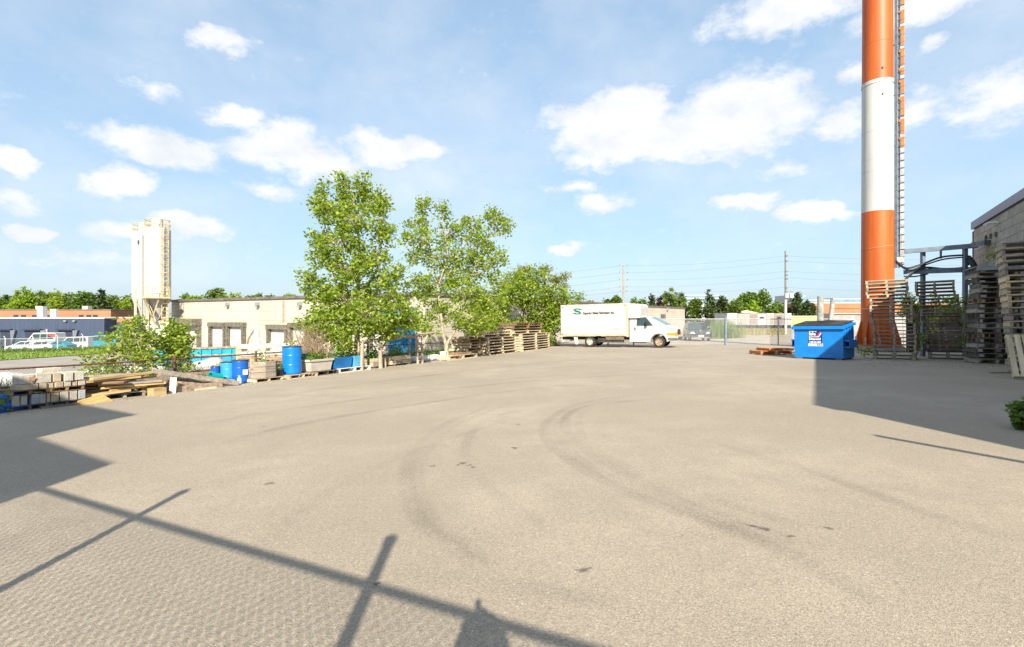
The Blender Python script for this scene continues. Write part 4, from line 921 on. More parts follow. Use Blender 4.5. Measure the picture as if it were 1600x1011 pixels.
# ------------------------------------------------------------ twin silos
sil = mat('silo_white', (.52, .51, .47), .5, .06, .7, streak=(2, 2, .3)); yel = mat('pale_yellow', (.50, .40, .19), .55, .2, 3); cream = mat('leg_cream', (.46, .42, .33), .55, .12, 3)
grey_cone = mat('cone_grey', (.40, .41, .39), .5, .1, 1.5)
def silo(px, rpx, ytop, ycone, ytip, D, label, gaps=0):
    p = gz(at(px, 0, D).x, D); s = FPX/D; Z = lambda py: at(0, py, D).z-p.z; R = rpx/s*.84
    T = thing('silo', label, 'silo', Matrix.Translation(p) @ Matrix.Rotation(math.atan2(-p.x, p.y), 4, 'Z'), 'silos by the cream warehouse')
    MB().lathe([(R, Z(ycone)), (R, Z(ytop)+.0), (R*.96, Z(ytop)+.12), (.2, Z(ytop)+.5)], 36).build('tank', sil, T)
    for py in range(int(ytop)+22, int(ycone), 30): MB().lathe([(R+.003, Z(py)), (R+.012, Z(py)+.03), (R+.003, Z(py)+.06)], 36, cap=False).build('tank_seam', mat('seam_pale', (.6, .6, .57), .6), T)
    MB().lathe([(.28, Z(ytip)), (R*.995, Z(ycone))], 36).build('hopper_cone', grey_cone, T)
    MB().lathe([(.22, Z(ytip)-.8), (.3, Z(ytip)-.7), (.3, Z(ytip)+.02)], 16).build('outlet', rust, T)
    L = []
    for k in range(4):
        a_ = math.pi/4+math.pi/2*k; x, y = R*1.0*math.cos(a_), R*1.0*math.sin(a_); L.append((x, y))
        zg = g(p.x+x, p.y+y)-p.z-.3
        MB().box((x, y, (Z(ycone)+1.2+zg)/2), (.24, .24, Z(ycone)+1.2-zg)).build('leg', cream, T)
    for k in range(4):
        (xa, ya), (xb, yb) = L[k], L[(k+1) % 4]; za, zb3 = Z(ycone)-.1, .9
        MB().beam((xa, ya, za), (xb, yb, zb3), .12, .1).beam((xa, ya, zb3), (xb, yb, za), .1, .12).build('brace', cream, T)
        MB().beam((xa, ya, zb3-.2), (xb, yb, zb3-.2), .14, .14).build('girder', cream, T)
    for k in range(14):
        a_ = 2*math.pi*k/14; MB().tube([(R*.93*math.cos(a_), R*.93*math.sin(a_), Z(ytop)), (R*.93*math.cos(a_), R*.93*math.sin(a_), Z(ytop)+1.05)], .03, 5).build('guard_post', yel, T)
    for zr_ in (.55, 1.05):
        MB().tube([(R*.93*math.cos(2*math.pi*k/28), R*.93*math.sin(2*math.pi*k/28), Z(ytop)+zr_) for k in range(29)], .03, 5).build('guard_rail', yel if zr_ > 1 else cream, T)
    MB().lathe([(.5, Z(ytop)+.4), (.5, Z(ytop)+1.2), (.1, Z(ytop)+1.35)], 16).build('top_filter', sil, T)
    return T, R, Z
T, R, Z = silo(226, 19, 366, 467, 510, 55.5, 'plain white silo standing left of and behind the one with the yellow ladder')
MB().box((-R*.45, -R*.9, Z(381)), (.25, .05, .5)).build('sign_plate', mat('sign_navy', (.05, .07, .15), .5), T)
T, R, Z = silo(246, 21, 360, 467, 503, 51.5, 'white silo with yellow caged ladder beside the cream warehouse')
ldx = 9.5/(FPX/51.5)
for sx in (-.28, .28): MB().tube([(ldx+sx, -R-.25, Z(498)), (ldx+sx, -R-.25, Z(350))], .045, 6).build('ladder_rail', yel, T)
z = Z(498)
while z < Z(352): MB().tube([(ldx-.28, -R-.25, z), (ldx+.28, -R-.25, z)], .025, 5).build('ladder_rung', yel, T); z += .4
z = Z(455)
while z < Z(358):
    MB().tube([(ldx+.42*math.sin(t_), -R-.3-.42*abs(math.cos(t_)) if abs(math.cos(t_)) > .01 else -R-.3, z) for t_ in [(-1.57+3.14*k/8) for k in range(9)]], .03, 5).build('cage_hoop', yel, T); z += .95
MB().box((-.1, -R-.45, Z(466)), (2.4, 1.0, .14)).build('platform', yel, T)
for xx in (-1.25, -.4, .45, 1.05): MB().tube([(xx, -R-.9, Z(466)), (xx, -R-.9, Z(466)+1.1)], .035, 5).build('platform_post', yel, T)
MB().tube([(-1.25, -R-.9, Z(466)+1.1), (1.05, -R-.9, Z(466)+1.1)], .035, 5).build('platform_rail', yel, T)
MB().beam((-1.1, -R-.7, Z(468)), (-.2, -R-.4, Z(505)), .14, .14).beam((.1, -R-.7, Z(468)), (-.5, -R-.4, Z(500)), .12, .12).build('screw_conveyor', mat('conveyor_cream', (.42, .33, .19), .6, .25, 2), T)
MB().tube([(-R-.12, -.6, Z(545)), (-R-.12, -.6, Z(368))], .09, 8).build('fill_pipe', steel, T)
MB().box((.2, -.4, Z(520)), (1.6, 1.3, 2.6)).build('blower_box', mat('blower_cream', (.6, .56, .46), .6), T)
# ------------------------------------------------------------ goods along the left edge of the yard
def GF(px, off=0.0, dz=0.0, yaw=0.0): p = Lp(px, off); return frame(p.x, p.y, LANG+yaw, dz=dz)
def tpx(px, off=0.0): return (Lp(px, off)-(G1+LN*off)).dot(LU)
def k_at(px, off=0.0): return FPX/Lp(px, off).y
conc = {'a': mat('pale_block', (.44, .41, .35), .9, .12, 4, .5, randobj=.12, bscale=40), 'b': mat('tan_block', (.46, .38, .27), .9, .15, 4, .5, randobj=.14, bscale=40),
        'c': mat('grey_cast_block', (.33, .35, .36), .9, .14, 4, .5, randobj=.12, bscale=40)}
mid = Lp(77); Mblk = frame(mid.x, mid.y, LANG); t0_ = tpx(77)
BW = tpx(135)-tpx(19)
for s in (-1, 1):
    pallet(Mblk @ Matrix.Translation((s*BW/4, .5, 0)), 'dark pallet under the %s half of the lower concrete blocks' % ('left' if s < 0 else 'right'), 'pallets carrying concrete blocks', 'dark', BW/2-.02, 1.0, .10)
    pallet(Mblk @ Matrix.Translation((s*BW/4, .5, .312)), 'brown pallet under the %s half of the upper concrete blocks' % ('left' if s < 0 else 'right'), 'pallets carrying concrete blocks', 'brown', BW/2-.02, 1.0, .09)
def blocks(edges, z0, h, kinds, word, off=0.0, dep=.42):
    n = len(edges)
    for i, (pa, pb) in enumerate(edges):
        xa, xb = tpx(pa)-t0_, tpx(pb)-t0_
        o = MB().box((0, 0, h/2), (xb-xa-.012, dep+random.uniform(-.03, .03), h*random.uniform(.96, 1.0))).build('concrete_block', conc[kinds[i]], bevel=.008, M=Mblk @ Matrix.Translation(((xa+xb)/2, dep/2+off+random.uniform(0, .04), z0)) @ Matrix.Rotation(random.gauss(0, .015), 4, 'Z'))
        which = 'leftmost' if i == 0 else ('rightmost' if i == n-1 else FIRST[i]+' from the left')
        tag(o, '%s concrete block, %s in the %s' % ({'a': 'pale', 'b': 'tan', 'c': 'grey'}[kinds[i]], which, word), 'concrete block', 'concrete blocks stacked at the left of the yard')
blocks([(18,32),(32.6,44.6),(48,61),(61,73),(73.3,80),(80,93.6),(93.6,107),(107,122),(122.5,134)], .102, .205, 'aaccbbaac', 'lower tier')
blocks([(30,61.5),(62,74),(74,86),(86,99.5),(100,112),(112.5,122.5),(123,135)], .404, .115, 'bbbbaba', 'thin middle course')
blocks([(33,55.5),(56,81.5),(83.5,97),(100.5,115),(116.5,132)], .522, .195, 'aabaa', 'top course')
MB_ = MB().box((0, 0, 0), (.12, .003, .12)); 
q = bpy.data.objects['concrete_block.016'] if 'concrete_block.016' in bpy.data.objects else None
for o in list(bpy.data.objects):
    if o.get('label', '').startswith('pale concrete block, leftmost in the top'):
        MB().prism([(-.03, -.065), (0, -.02), (.03, -.06), (.035, -.01), (.07, .0), (.045, .02), (.02, .055), (-.01, .03), (-.06, .045), (-.045, .0), (-.06, -.02)], -.222, -.219).build('rust_stain', mat('rust_paint', (.46, .24, .15), .9), o, M=Matrix.Translation((.06, -.02, .1)))
# back row of taller white block seen over the top course
xa = tpx(80)-t0_
o = MB().box((0, 0, .2), (.34, .3, .40)).build('concrete_block', conc['a'], bevel=.01, M=Mblk @ Matrix.Translation((.24, .70, .404)))
tag(o, 'tall white concrete block standing behind the top course of blocks', 'concrete block', 'concrete blocks stacked at the left of the yard')

def lumber(label, group, M, L_, w, h, m, name='board'):
    return tag(MB().box((0, 0, h/2), (L_, w, h)).build(name, m, M=M), label, 'board', group)
yw = mat('yellow_lumber', (.48, .335, .14), .8, .2, 2.2, .4, randobj=.2, streak=(.6, 5, 5), bscale=14); gw = mat('grey_lumber', (.34, .29, .24), .9, .22, 2.2, .5, randobj=.25, streak=(.6, 5, 5), bscale=14); rw_ = mat('reddish_lumber', (.36, .265, .18), .9, .22, 2.2, .5, randobj=.2, streak=(.6, 5, 5), bscale=14)
Mh = GF(190); Lh = tpx(245)-tpx(140)
pallet(Mh @ Matrix.Translation((.1, .55, 0)), 'grey pallet under the heap of yellow boards', 'pallet under lumber', 'grey', Lh*.62, 1.0, .13)
for i in range(21):
    lay = i//3; L_ = random.uniform(.6, 1.35); m = (yw, yw, woods['brown'], yw, gw)[i % 5]
    lumber('%s board, %s from the ground in the heap right of the concrete blocks' % ('brown' if m is woods['brown'] else 'grey' if m is gw else 'yellow', FIRST[i]), 'boards heaped right of the concrete blocks',
           Mh @ Matrix.Translation((random.uniform(-.3, .35), .15+.32*(i % 3)+random.uniform(-.05, .05), .135+lay*.062)) @ Matrix.Rotation(random.gauss(0, .28), 4, 'Z') @ Matrix.Rotation(random.gauss(0, .05), 4, 'Y'), L_, random.uniform(.12, .3), .05, m)
lumber('wide yellow plywood offcut tipped forward at the front of the board heap', None, Mh @ Matrix.Translation((-.55, -.12, .02)) @ Matrix.Rotation(.5, 4, 'X') @ Matrix.Rotation(.35, 4, 'Z'), .52, .34, .03, yw, 'plywood_sheet')
lumber('dark wedge of plywood at the left foot of the board heap', None, Mh @ Matrix.Translation((-1.05, .05, .02)) @ Matrix.Rotation(.25, 4, 'X'), .8, .5, .03, woods['dark'], 'plywood_sheet')
lumber('yellow block end lying on the asphalt right of the board heap', None, GF(245, -.05) @ Matrix.Translation((0, 0, .0)), .28, .3, .18, yw, 'timber_offcut')
lumber('small yellow timber offcut lying behind the yellow block end', None, GF(243, .3) @ Matrix.Translation((-.1, 0, .0)), .5, .2, .25, yw, 'timber_offcut')
Mg = GF(300); 
def LB(pa, ya, pb, yb, offa, offb, w, h, m, label, name='timber_beam', group=None):
    """beam between two pixels on the vertical planes above the goods line"""
    a, b = Lp(pa, offa), Lp(pb, offb); A = at(pa, ya, a.y); Bq = at(pb, yb, b.y); A.z = max(A.z, a.z+h/2); Bq.z = max(Bq.z, b.z+h/2)
    return tag(MB().beam((0, 0, 0), Bq-A, w, h).build(name, m, M=Matrix.Translation(A)), label, 'beam', group)
LB(238, 579, 373, 607.5, .3, .02, .07, .12, gw, 'long grey plank slanting down across the front of the timber heap')
LB(296, 588, 362, 601.5, .55, .35, .06, .1, gw, 'second slanting grey plank just behind the long one')
LB(271, 594.5, 322, 593, .42, .5, .12, .11, gw, 'grey timber lying level on top behind the white post')
LB(272, 599, 321, 606, .2, .22, .08, .13, rw_, 'reddish timber falling to the right behind the white post')
LB(267, 611, 346, 604.5, .06, .06, .1, .15, rw_, 'reddish timber on edge at the front of the timber heap')
LB(272, 603, 330, 600.5, .75, .8, .2, .14, woods['dark'], 'dark timber in shade low in the middle of the timber heap')
LB(203, 593, 268, 589, .9, .9, .1, .09, gw, 'grey timber lying along the top left of the timber heap')
LB(206, 599, 267, 595.5, .65, .7, .1, .12, rw_, 'reddish timber in the middle left of the timber heap')
LB(214, 605, 268, 600.5, .5, .55, .1, .12, gw, 'grey timber below the reddish one left of the white post')
LB(222, 612, 267, 607.5, .3, .35, .12, .12, gw, 'short grey timber on the ground left of the white post')
LB(250, 586.5, 330, 582, 1.1, 1.15, .14, .06, rw_, 'reddish board lying at the back of the timber heap')
LB(330, 594, 370, 592.5, .75, .75, .14, .05, gw, 'grey board resting before the fallen teal bucket')
LB(300, 596, 350, 599, .7, .6, .12, .1, woods['tan'], 'tan timber beneath the two slanting planks')
LB(305, 614.5, 337, 611.5, -.02, -.02, .1, .04, woods['tan'], 'thin tan stick on the asphalt in front of the timber heap')
p = Lp(269.5, -.05); tag(MB().box((0, 0, .2), (.14, .05, .40)).build('short_post', mat('whitewashed_post', (.58, .54, .48), .9, .15, 4), M=frame(p.x, p.y, LANG-.6) @ Matrix.Rotation(.06, 4, 'Y')), 'short whitewashed post standing in front of the timber heap', 'post')

def barrel(M, label, R, H, m, name='barrel', group='plastic barrels', lid=True):
    T = thing(name, label, 'barrel', M, group)
    MB().lathe([(R*.9, 0), (R*.97, .02), (R, .06), (R, H*.30), (R*1.02, H*.33), (R, H*.36), (R, H*.63), (R*1.02, H*.66), (R, H*.69), (R, H*.93), (R*.95, H*.97)], 32, cap=True).build('shell', m, T)
    if lid: MB().lathe([(R*.93, H*.955), (R*1.03, H*.96), (R*1.03, H*.995), (R*.9, H), (R*.88, H*.985), (.001, H*.985)], 32).build('lid', mat('barrel_lid', (.02, .05, .10), .5), T)
    return T
bblue = mat('barrel_blue', (.005, .17, .60), .3, .08, 2, spec=.5); bcy = mat('barrel_cyan', (.04, .30, .52), .4, .12, 2); bdk = mat('barrel_dark_blue', (.01, .10, .42), .35, .1, 2); teal = mat('bucket_teal', (.0, .36, .34), .4, .12, 3); lblue = mat('tub_light_blue', (.09, .36, .62), .4, .1, 2)
k = k_at(358, .7); barrel(GF(357, .95), 'sun-bleached light blue barrel left of the wooden planter', 11/k, 34/k, bcy)
k = k_at(375, .6); T = barrel(GF(376, .62), 'deep blue barrel with white label against the wooden planter', 11.5/k, 36/k, bdk)
aw = math.atan2(-LN.y, -LN.x)-LANG; MB().box((0, -11.6/k, 17/k), (8/k, .012, 8/k)).build('paper_label', mat('label_white', (.7, .74, .76), .6), T)
k = k_at(335, 1.2); barrel(GF(337, 1.25), 'dark blue drum standing behind the teal bucket', 7/k, 27/k, bdk)
k = k_at(340, .8); T = thing('bucket', 'teal bucket lying on its side on the timber heap', 'bucket', GF(343, .72, .23) @ Matrix.Rotation(-1.45, 4, 'Y') @ Matrix.Translation((0, 0, -.05)))
MB().lathe([(.1, 0), (.13, .3), (.14, .3), (.14, .32), (.12, .32), (.09, .02), (.001, .02)], 20).build('shell', teal, T)
k = k_at(362, .45); barrel(GF(362, .5), 'small light blue drum low in front of the bleached barrel', 6/k, 9/k, lblue, 'drum', None)
k = k_at(374, .25); T = thing('bottle', 'pale blue water bottle standing before the labelled barrel', 'bottle', GF(374, .2)); MB().lathe([(.06, 0), (.065, .02), (.065, .16), (.03, .21), (.03, .25)], 16).build('shell', mat('bottle_blue', (.35, .52, .56), .2, .1), T)

soil_m = mat('planter_soil', (.09, .065, .045), .95, .3, 6, .6); pleaf = leaf_mat('planter_leaves', (.05, .12, .015), (.20, .34, .05), .35)
def greens(parent, w, d, z, n, size, spread=.12, tall=.3):
    C = np.stack([RNG.uniform(-w/2, w/2, n), RNG.uniform(-d/2, d/2, n), z+np.abs(RNG.normal(0, tall*.5, n))], 1)
    o = quads('greenery', leaves(C, size, .4), pleaf, parent); o['kind'] = 'stuff'; return o
def tub(M, label, w, d, h, m, plants=250, tall=.25, name='planter_tub', rim=True, group=None, taper=.86):
    T = thing(name, label, 'planter', M, group); th = .03
    a, b2 = (w*taper/2, d*taper/2), (w/2, d/2); vs = []
    for (hx, hy), z in ((a, 0), (b2, h)): vs += [(-hx, -hy, z), (hx, -hy, z), (hx, hy, z), (-hx, hy, z)]
    for (hx, hy), z in ((b2, h), (a, h*.75)): vs += [(-hx+th, -hy+th, z), (hx-th, -hy+th, z), (hx-th, hy-th, z), (-hx+th, hy-th, z)]
    fs = [(3,2,1,0)] + [(i, (i+1) % 4, 4+(i+1) % 4, 4+i) for i in range(4)] + [(4+i, 4+(i+1) % 4, 8+(i+1) % 4, 8+i) for i in range(4)] + [(8+i, 8+(i+1) % 4, 12+(i+1) % 4, 12+i) for i in range(4)]
    MB().add(vs, fs).build('tub', m, T, .012)
    if rim: 
        r_ = MB()
        for sx, sy, dx, dy in ((0, -1, w+.06, .05), (0, 1, w+.06, .05), (-1, 0, .05, d+.06), (1, 0, .05, d+.06)): r_.box((sx*(w/2+.005), sy*(d/2+.005), h-.035), (dx, dy, .075))
        r_.build('rim', m, T, .01)
    MB().box((0, 0, h*.82), (w-.1, d-.1, .05)).build('soil', soil_m, T)
    if plants: greens(T, w*.9, d*.9, h*.85, plants, .09, .1, tall)
    return T
# octagonal wooden planter on its pallet
k = k_at(406); Wp = tpx(429)-tpx(384)
pallet(GF(404, .55), 'tan pallet under the wooden planter box', 'pallets under planters', 'tan', Wp*1.0, 1.05, .12)
T = thing('planter_box', 'weathered grey wooden planter box beside the blue barrel', 'planter', GF(406, .55, .125)); wpl = mat('planter_wood', (.30, .26, .21), .9, .2, 2, .5, randobj=.12, streak=(.5, .5, 5), bscale=12)
hp = 26/k; oct_ = [(-.5, -.2), (-.18, -.5), (.18, -.5), (.5, -.2), (.5, .2), (.18, .5), (-.18, .5), (-.5, .2)]
for lvl in range(3):
    for i in range(8):
        (xa, ya), (xb, yb) = oct_[i], oct_[(i+1) % 8]; s_ = Wp*.93
        MB().beam((xa*s_, ya*1.0, hp*(lvl+.5)/3), (xb*s_, yb*1.0, hp*(lvl+.5)/3), .035, hp/3-.012).build('plank', wpl, T)
MB().box((0, 0, hp*.9), (Wp*.7, .7, .04)).build('soil', soil_m, T); greens(T, Wp*.5, .5, hp*.9, 60, .09, .1, .35)
MB().box((-Wp*.45, -.25, hp*.95), (.1, .04, .36)).build('corner_stake', woods['fresh'], T)
MB().tube([(.15, 0, hp*.9), (.18, .02, hp+.35)], .05, 7).build('dead_stump', woods['tan'], T)
k = k_at(432); T = thing('flower_pot', 'small black pot of seedlings left of the blue barrel', 'pot', GF(433, .35)); MB().lathe([(.12, 0), (.16, .28), (.17, .28), (.17, .3), (.14, .3), (.13, .24), (.001, .24)], 18).build('pot', mat('pot_black', (.02, .02, .022), .6), T); greens(T, .3, .3, .26, 50, .1, .1, .2)
pallet(GF(458, .5), 'tan pallet under the bright blue barrel', 'pallets under planters', 'tan', tpx(482)-tpx(436), 1.05, .12)
k = k_at(456, .4); barrel(GF(456.5, .42, .125), 'bright blue upright barrel with dark rim on a pallet', 14/k, 43.5/k, bblue)
barrel(GF(472, 1.0), 'dark blue barrel half hidden between the bright one and the white tub', .24, .75, bdk)
pallet(GF(497, .55), 'dark pallet under the white planter tub', 'pallets under planters', 'dark', tpx(517)-tpx(482), 1.0, .14)
k = k_at(491); T = tub(GF(491, .5, .145), 'white plastic planter tub with dry shrub right of the blue barrel', tpx(510)-tpx(473), .8, 19/k, mat('tub_white', (.46, .43, .37), .6, .1, 3), 350, .3)
pallet(GF(540, .55), 'white painted pallet under the two blue tubs', 'pallets under planters', 'white', tpx(566)-tpx(513), 1.0, .16)
k = k_at(525); tub(GF(525.5, .5, .165), 'dark blue planter tub on the white pallet', tpx(541)-tpx(510.5), .8, 17.5/k, mat('tub_blue', (.01, .14, .40), .4, .15, 2), 260, .3, group='blue tubs on the white pallet', rim=False)
k = k_at(549); tub(GF(549.5, .5, .165), 'light blue planter tub on the white pallet beside the tree trunk', tpx(557.5)-tpx(541.5), .8, 17/k, lblue, 150, .2, group='blue tubs on the white pallet', rim=False)
LB(509.5, 566, 518.5, 522, .55, .75, .09, .09, mat('pale_pole', (.56, .47, .34), .9, .15, 4), 'pale wooden pole leaning up from the blue planter tub', 'leaning_pole')
p = Lp(525, .5); q = at(525, 548, p.y); T = thing('bottle', 'pale green bottle upside down on a stick in the dark blue tub', 'bottle', Matrix.Translation((p.x, p.y, p.z+.5)))
MB().tube([(0, 0, 0), (0, 0, q.z-p.z-.5)], .012, 6).build('stick', woods['tan'], T); MB().lathe([(.03, 0), (.07, .06), (.07, .28), (.04, .3)], 14, (0, 0, q.z-p.z-.55)).build('shell', mat('bottle_green', (.25, .50, .36), .25, .1), T)

# log arbour over wooden planters
log = mat('bare_log', (.40, .33, .26), .9, .22, 5, .6, streak=(3, 3, .5), bscale=16)
PA = Lp(612, .6); T = thing('log_arbour', 'rustic arbour of bare logs over wooden planter boxes', 'arbour', Matrix.Translation(PA))
def LP(px, py, off): p = Lp(px, off); return at(px, py, p.y)-PA
def LG(px, off): return Lp(px, off)-PA
for px, off, top, rr in ((565.5, .1, 533, .075), (560, .5, 531, .05), (595, .05, 535, .085), (601, .3, 560, .07), (653, .1, 522, .06), (660, .05, 520, .06), (640, 1.5, 528, .05), (575, 1.6, 533, .05)):
    a, b = LG(px, off), LP(px+random.uniform(-1, 1), top, off); m_2 = (a+b)/2+Vector((random.uniform(-.03, .03), 0, 0)); MB().tube([a-Vector((0,0,.1)), m_2, b], [rr, rr*.9, rr*.75], 9).build('log_post', log, T)
for (a, b) in (((594, 546, .05), (583, 530, .05)), ((596, 546, .05), (604, 533, .05)), ((658, 541, .05), (645, 522, .05)), ((660, 541, .05), (668, 524, .05))):
    MB().tube([LP(*a), LP(*b)], [.05, .035], 8).build('log_brace', log, T)
for (a, b, r_) in (((562, 534.5, .1), (625, 529, .1), .045), ((592, 532, .1), (680, 519, .1), .05), ((566, 533, 1.5), (672, 524, 1.5), .05), ((600, 529, .6), (662, 524, .6), .04)):
    A, Bq = LP(*a), LP(*b); MB().tube([A, (A*2+Bq)/3+Vector((0,0,.03)), (A+Bq*2)/3-Vector((0,0,.02)), Bq], [r_, r_*.9, r_*1.05, r_*.8], 9).build('log_beam', log, T)
for i in range(9):
    px = 570+i*11; MB().tube([LP(px, 532.5-i*1.1, -.05), LP(px+3, 531-i*1.1, 1.6)], [.03, .025], 7).build('roof_pole', woods['brown'] if i % 2 else log, T)
for i in range(6): 
    z_ = 564-i*7; MB().beam(LP(653, z_, .08), LP(660, z_-1, .03), .03, .035).build('trellis_rung', log, T)
for i, (pa, pb, yb, lb) in enumerate(((571, 592, 577, 'left wooden planter box under the log arbour'), (601, 632, 577, 'right wooden planter box under the log arbour'))):
    T2 = thing('planter_box', lb, 'planter', GF((pa+pb)/2, .75), 'wooden boxes under the arbour'); Wb = tpx(pb)-tpx(pa); hb = 14/k_at(pa)
    for lvl in range(2):
        for sy in (-.4, .4): MB().box((0, sy, .06+hb*(lvl+.5)/2), (Wb, .035, hb/2-.012)).build('plank', woods['tan'] if lvl else wpl, T2)
        for sx in (-Wb/2, Wb/2): MB().box((sx, 0, .06+hb*(lvl+.5)/2), (.035, .8, hb/2-.012)).build('plank', woods['tan'], T2)
    MB().box((0, 0, hb*.7), (Wb-.06, .74, .05)).build('soil', soil_m, T2); greens(T2, Wb*.9, .6, hb*.85, 260, .09, .1, .7)
    for sx in (-Wb*.4, Wb*.4): MB().box((sx, 0, .03), (.1, .85, .06)).build('runner', woods['dark'], T2)
k = k_at(582); T = thing('bucket', 'small green bucket on the left planter box under the arbour', 'bucket', GF(582, .75, .36)); MB().lathe([(.1, 0), (.13, .2), (.14, .2), (.12, .22), (.001, .18)], 16).build('shell', mat('bucket_green', (.02, .25, .08), .5), T)
k = k_at(636); T = thing('bucket', 'pale blue bucket right of the arbour planter boxes', 'bucket', GF(636, .6)); MB().lathe([(.13, 0), (.16, .34), (.175, .34), (.175, .37), (.15, .37), (.14, .3), (.001, .3)], 18).build('shell', mat('bucket_pale', (.35, .50, .56), .5, .1), T)
sack = mat('white_sack', (.60, .64, .67), .7, .12, 5, .5, bscale=9)
for i, (px, off, w) in enumerate(((649, .9, .95), (664, .75, .8), (679, .8, .95))):
    mb = MB().lathe([(.02, 0), (.10, .02), (.17, .1), (.185, .35), (.17, .65), (.11, .9), (.02, .93)], 16); o = mb.build('plastic_sack', sack, M=GF(px, off) @ Matrix.Translation((-.45, 0, .15)) @ Matrix.Rotation(math.pi/2, 4, 'Y') @ Matrix.Diagonal((.8, 1.1, w, 1)))
    tag(o, '%s of the three white sacks lying between arbour and tree' % ('left', 'middle', 'right')[i], 'sack', 'white sacks by the arbour')
k = k_at(693); T = thing('bucket', 'white bucket standing against the forked tree trunk', 'bucket', GF(692.5, .75)); MB().lathe([(.14, 0), (.17, .36), (.185, .36), (.185, .39), (.16, .39), (.15, .3), (.001, .3)], 18).build('shell', mat('bucket_white', (.6, .64, .68), .5, .1), T)
pallet(GF(712, .45), 'yellow-edged pallet lying flat below the forked tree', 'flat pallets left of the stacks', 'fresh', tpx(736)-tpx(689), 1.0, .2)
lumber('brown sheet of plywood lying on the flat pallet below the forked tree', None, GF(718, .55, .205), 1.7, .8, .09, woods['brown'], 'plywood_sheet')

# pallet stacks at the far left edge of the yard
GL = 'pallets stacked along the left edge of the yard'
wa, wb_ = (tpx(795)-tpx(746)), (tpx(850)-tpx(801))
def lstack(px, n, where, kinds, w, h, off, d=1.2, sh=None): stack(GF(px, off+d/2), n, where, GL, kinds, w, d, h, .015, sh, (), .012)
ka = k_at(770); ha = (558-521)/ka/8
lstack(772, 8, 'the left stack by the forked tree', ['tan', 'fresh', 'fresh', 'tan', 'fresh', 'tan', 'fresh', 'fresh'], wa*.98, ha, 0, 1.25, lambda i: -.5 if i >= 6 else 0)
ka2 = k_at(738, .5); stack(GF(735, .95), 7, 'the brown stack beside the forked tree', GL, ['tan', 'fresh', 'tan', 'tan', 'fresh', 'brown', 'tan'], wa*.55, 1.2, ha*.93, .05, lambda i: .08*math.sin(i*2), (), .05)
kb = k_at(826); hb_ = (551-524)/kb/7
lstack(826, 7, 'the stack nearest the box truck', ['tan', 'fresh', 'tan', 'fresh', 'tan', 'fresh', 'tan'], wb_*.97, hb_, 0, 1.25)
M = GF(815, .65, 7.05*hb_)
stack(M, 4, 'the pile atop the truckside stack', GL, ['fresh', 'tan', 'brown', 'brown'], wb_*.85, 1.15, hb_*1.05, .06, None, (), .06)

# ------------------------------------------------------------ neighbour's yard: skip bin, bags, machine
cy_ = mat('skip_cyan', (.0, .30, .48), .45, .15, 2)
p = gz(at(312, 0, 25.5).x, 25.5); T = thing('skip_bin', 'cyan steel skip bin with ribs in front of the cream warehouse', 'skip', frame(p.x, p.y, math.radians(20)))
MB().prism([(-1.75, .1), (-1.9, .85), (1.9, .85), (1.75, .1)], -.8, .8).build('body', cy_, T); MB().box((0, -.82, .82), (3.9, .1, .1)).box((0, -.82, .45), (3.75, .08, .06)).build('rim', mat('skip_rust', (.4, .26, .15), .8, .3), T)
for i in range(8): MB().box((-1.6+i*.457, -.83, .48), (.06, .08, .7)).build('rib', mat('skip_cyan', (.0,.3,.48)), T)
bag = mat('bulk_bag', (.48, .48, .48), .8, .12, 3, .6, bscale=6)
for i, (px, D_, s, lb) in enumerate(((326, 20.5, .9, 'white bulk bag in front of the cyan skip'), (150, 15, .9, 'white bulk bag behind the leafy bush'), (8, 12.8, 1.0, 'large white plastic wrapped bale at the left edge behind the rusty fence'), (215, 17, .8, 'white bulk bag partly hidden under the bush'), (250, 18.5, .8, 'slumped white bag between the two bushes'))):
    p = gz(at(px, 0, D_).x, D_); mb = MB(); n = 10; 
    mb.lathe([(.35*s, 0), (.52*s, .08), (.58*s, .3*s), (.55*s, .5*s), (.4*s, .62*s), (.15*s, .66*s), (.001, .67*s)], 14)
    mb.v = [(x*(1.25+.1*math.sin(9*z+i)), y*(1+.12*math.sin(7*x+i)), z*(1+.15*math.sin(5*x+3*y+i))*.8) for x, y, z in mb.v]
    tag(mb.build('bulk_bag', bag, M=frame(p.x, p.y, .4*i)), lb, 'bag', 'white bags behind the rusty fence')
tarp = mat('blue_tarp', (.01, .10, .48), .5, .2, 4, .6, bscale=9)
p = Lp(-6, .35); mb = MB().lathe([(.5, 0), (.55, .12), (.45, .26), (.2, .33), (.001, .34)], 14); mb.v = [(x*1.5, y*.7+.08*math.sin(5*x), z*(1+.2*math.sin(6*x))) for x, y, z in mb.v]
tag(mb.build('tarp_bundle', tarp, M=frame(p.x, p.y, LANG)), 'crumpled blue tarp bundle left of the concrete blocks', 'tarp')
mach = mat('machine_blue', (.01, .20, .44), .45, .15, 1.5)
p = gz(at(630, 0, 29).x, 29); T = thing('hopper_machine', 'blue steel hopper machine hidden behind the two tall trees', 'machine', frame(p.x, p.y, .3, tilt=False)); kM = FPX/29
MB().box((0, .6, 1.0), (1.7, 1.2, 1.9)).box((.5, .6, 2.3), (.7, .8, 1.2)).build('housing', mach, T, .02); MB().prism([(-1.1, 1.9), (-.4, 1.9), (-.2, 2.7), (-1.3, 2.7)], .1, 1.1).build('hopper', mach, T)
MB().box((.5, .1, 2.6), (1.3, .2, .1)).build('yellow_guard', yel, T); MB().box((.75, -.05, 1.2), (.08, .08, 2.4)).build('pipe', mat('pipe_pale', (.45, .6, .65), .4), T)
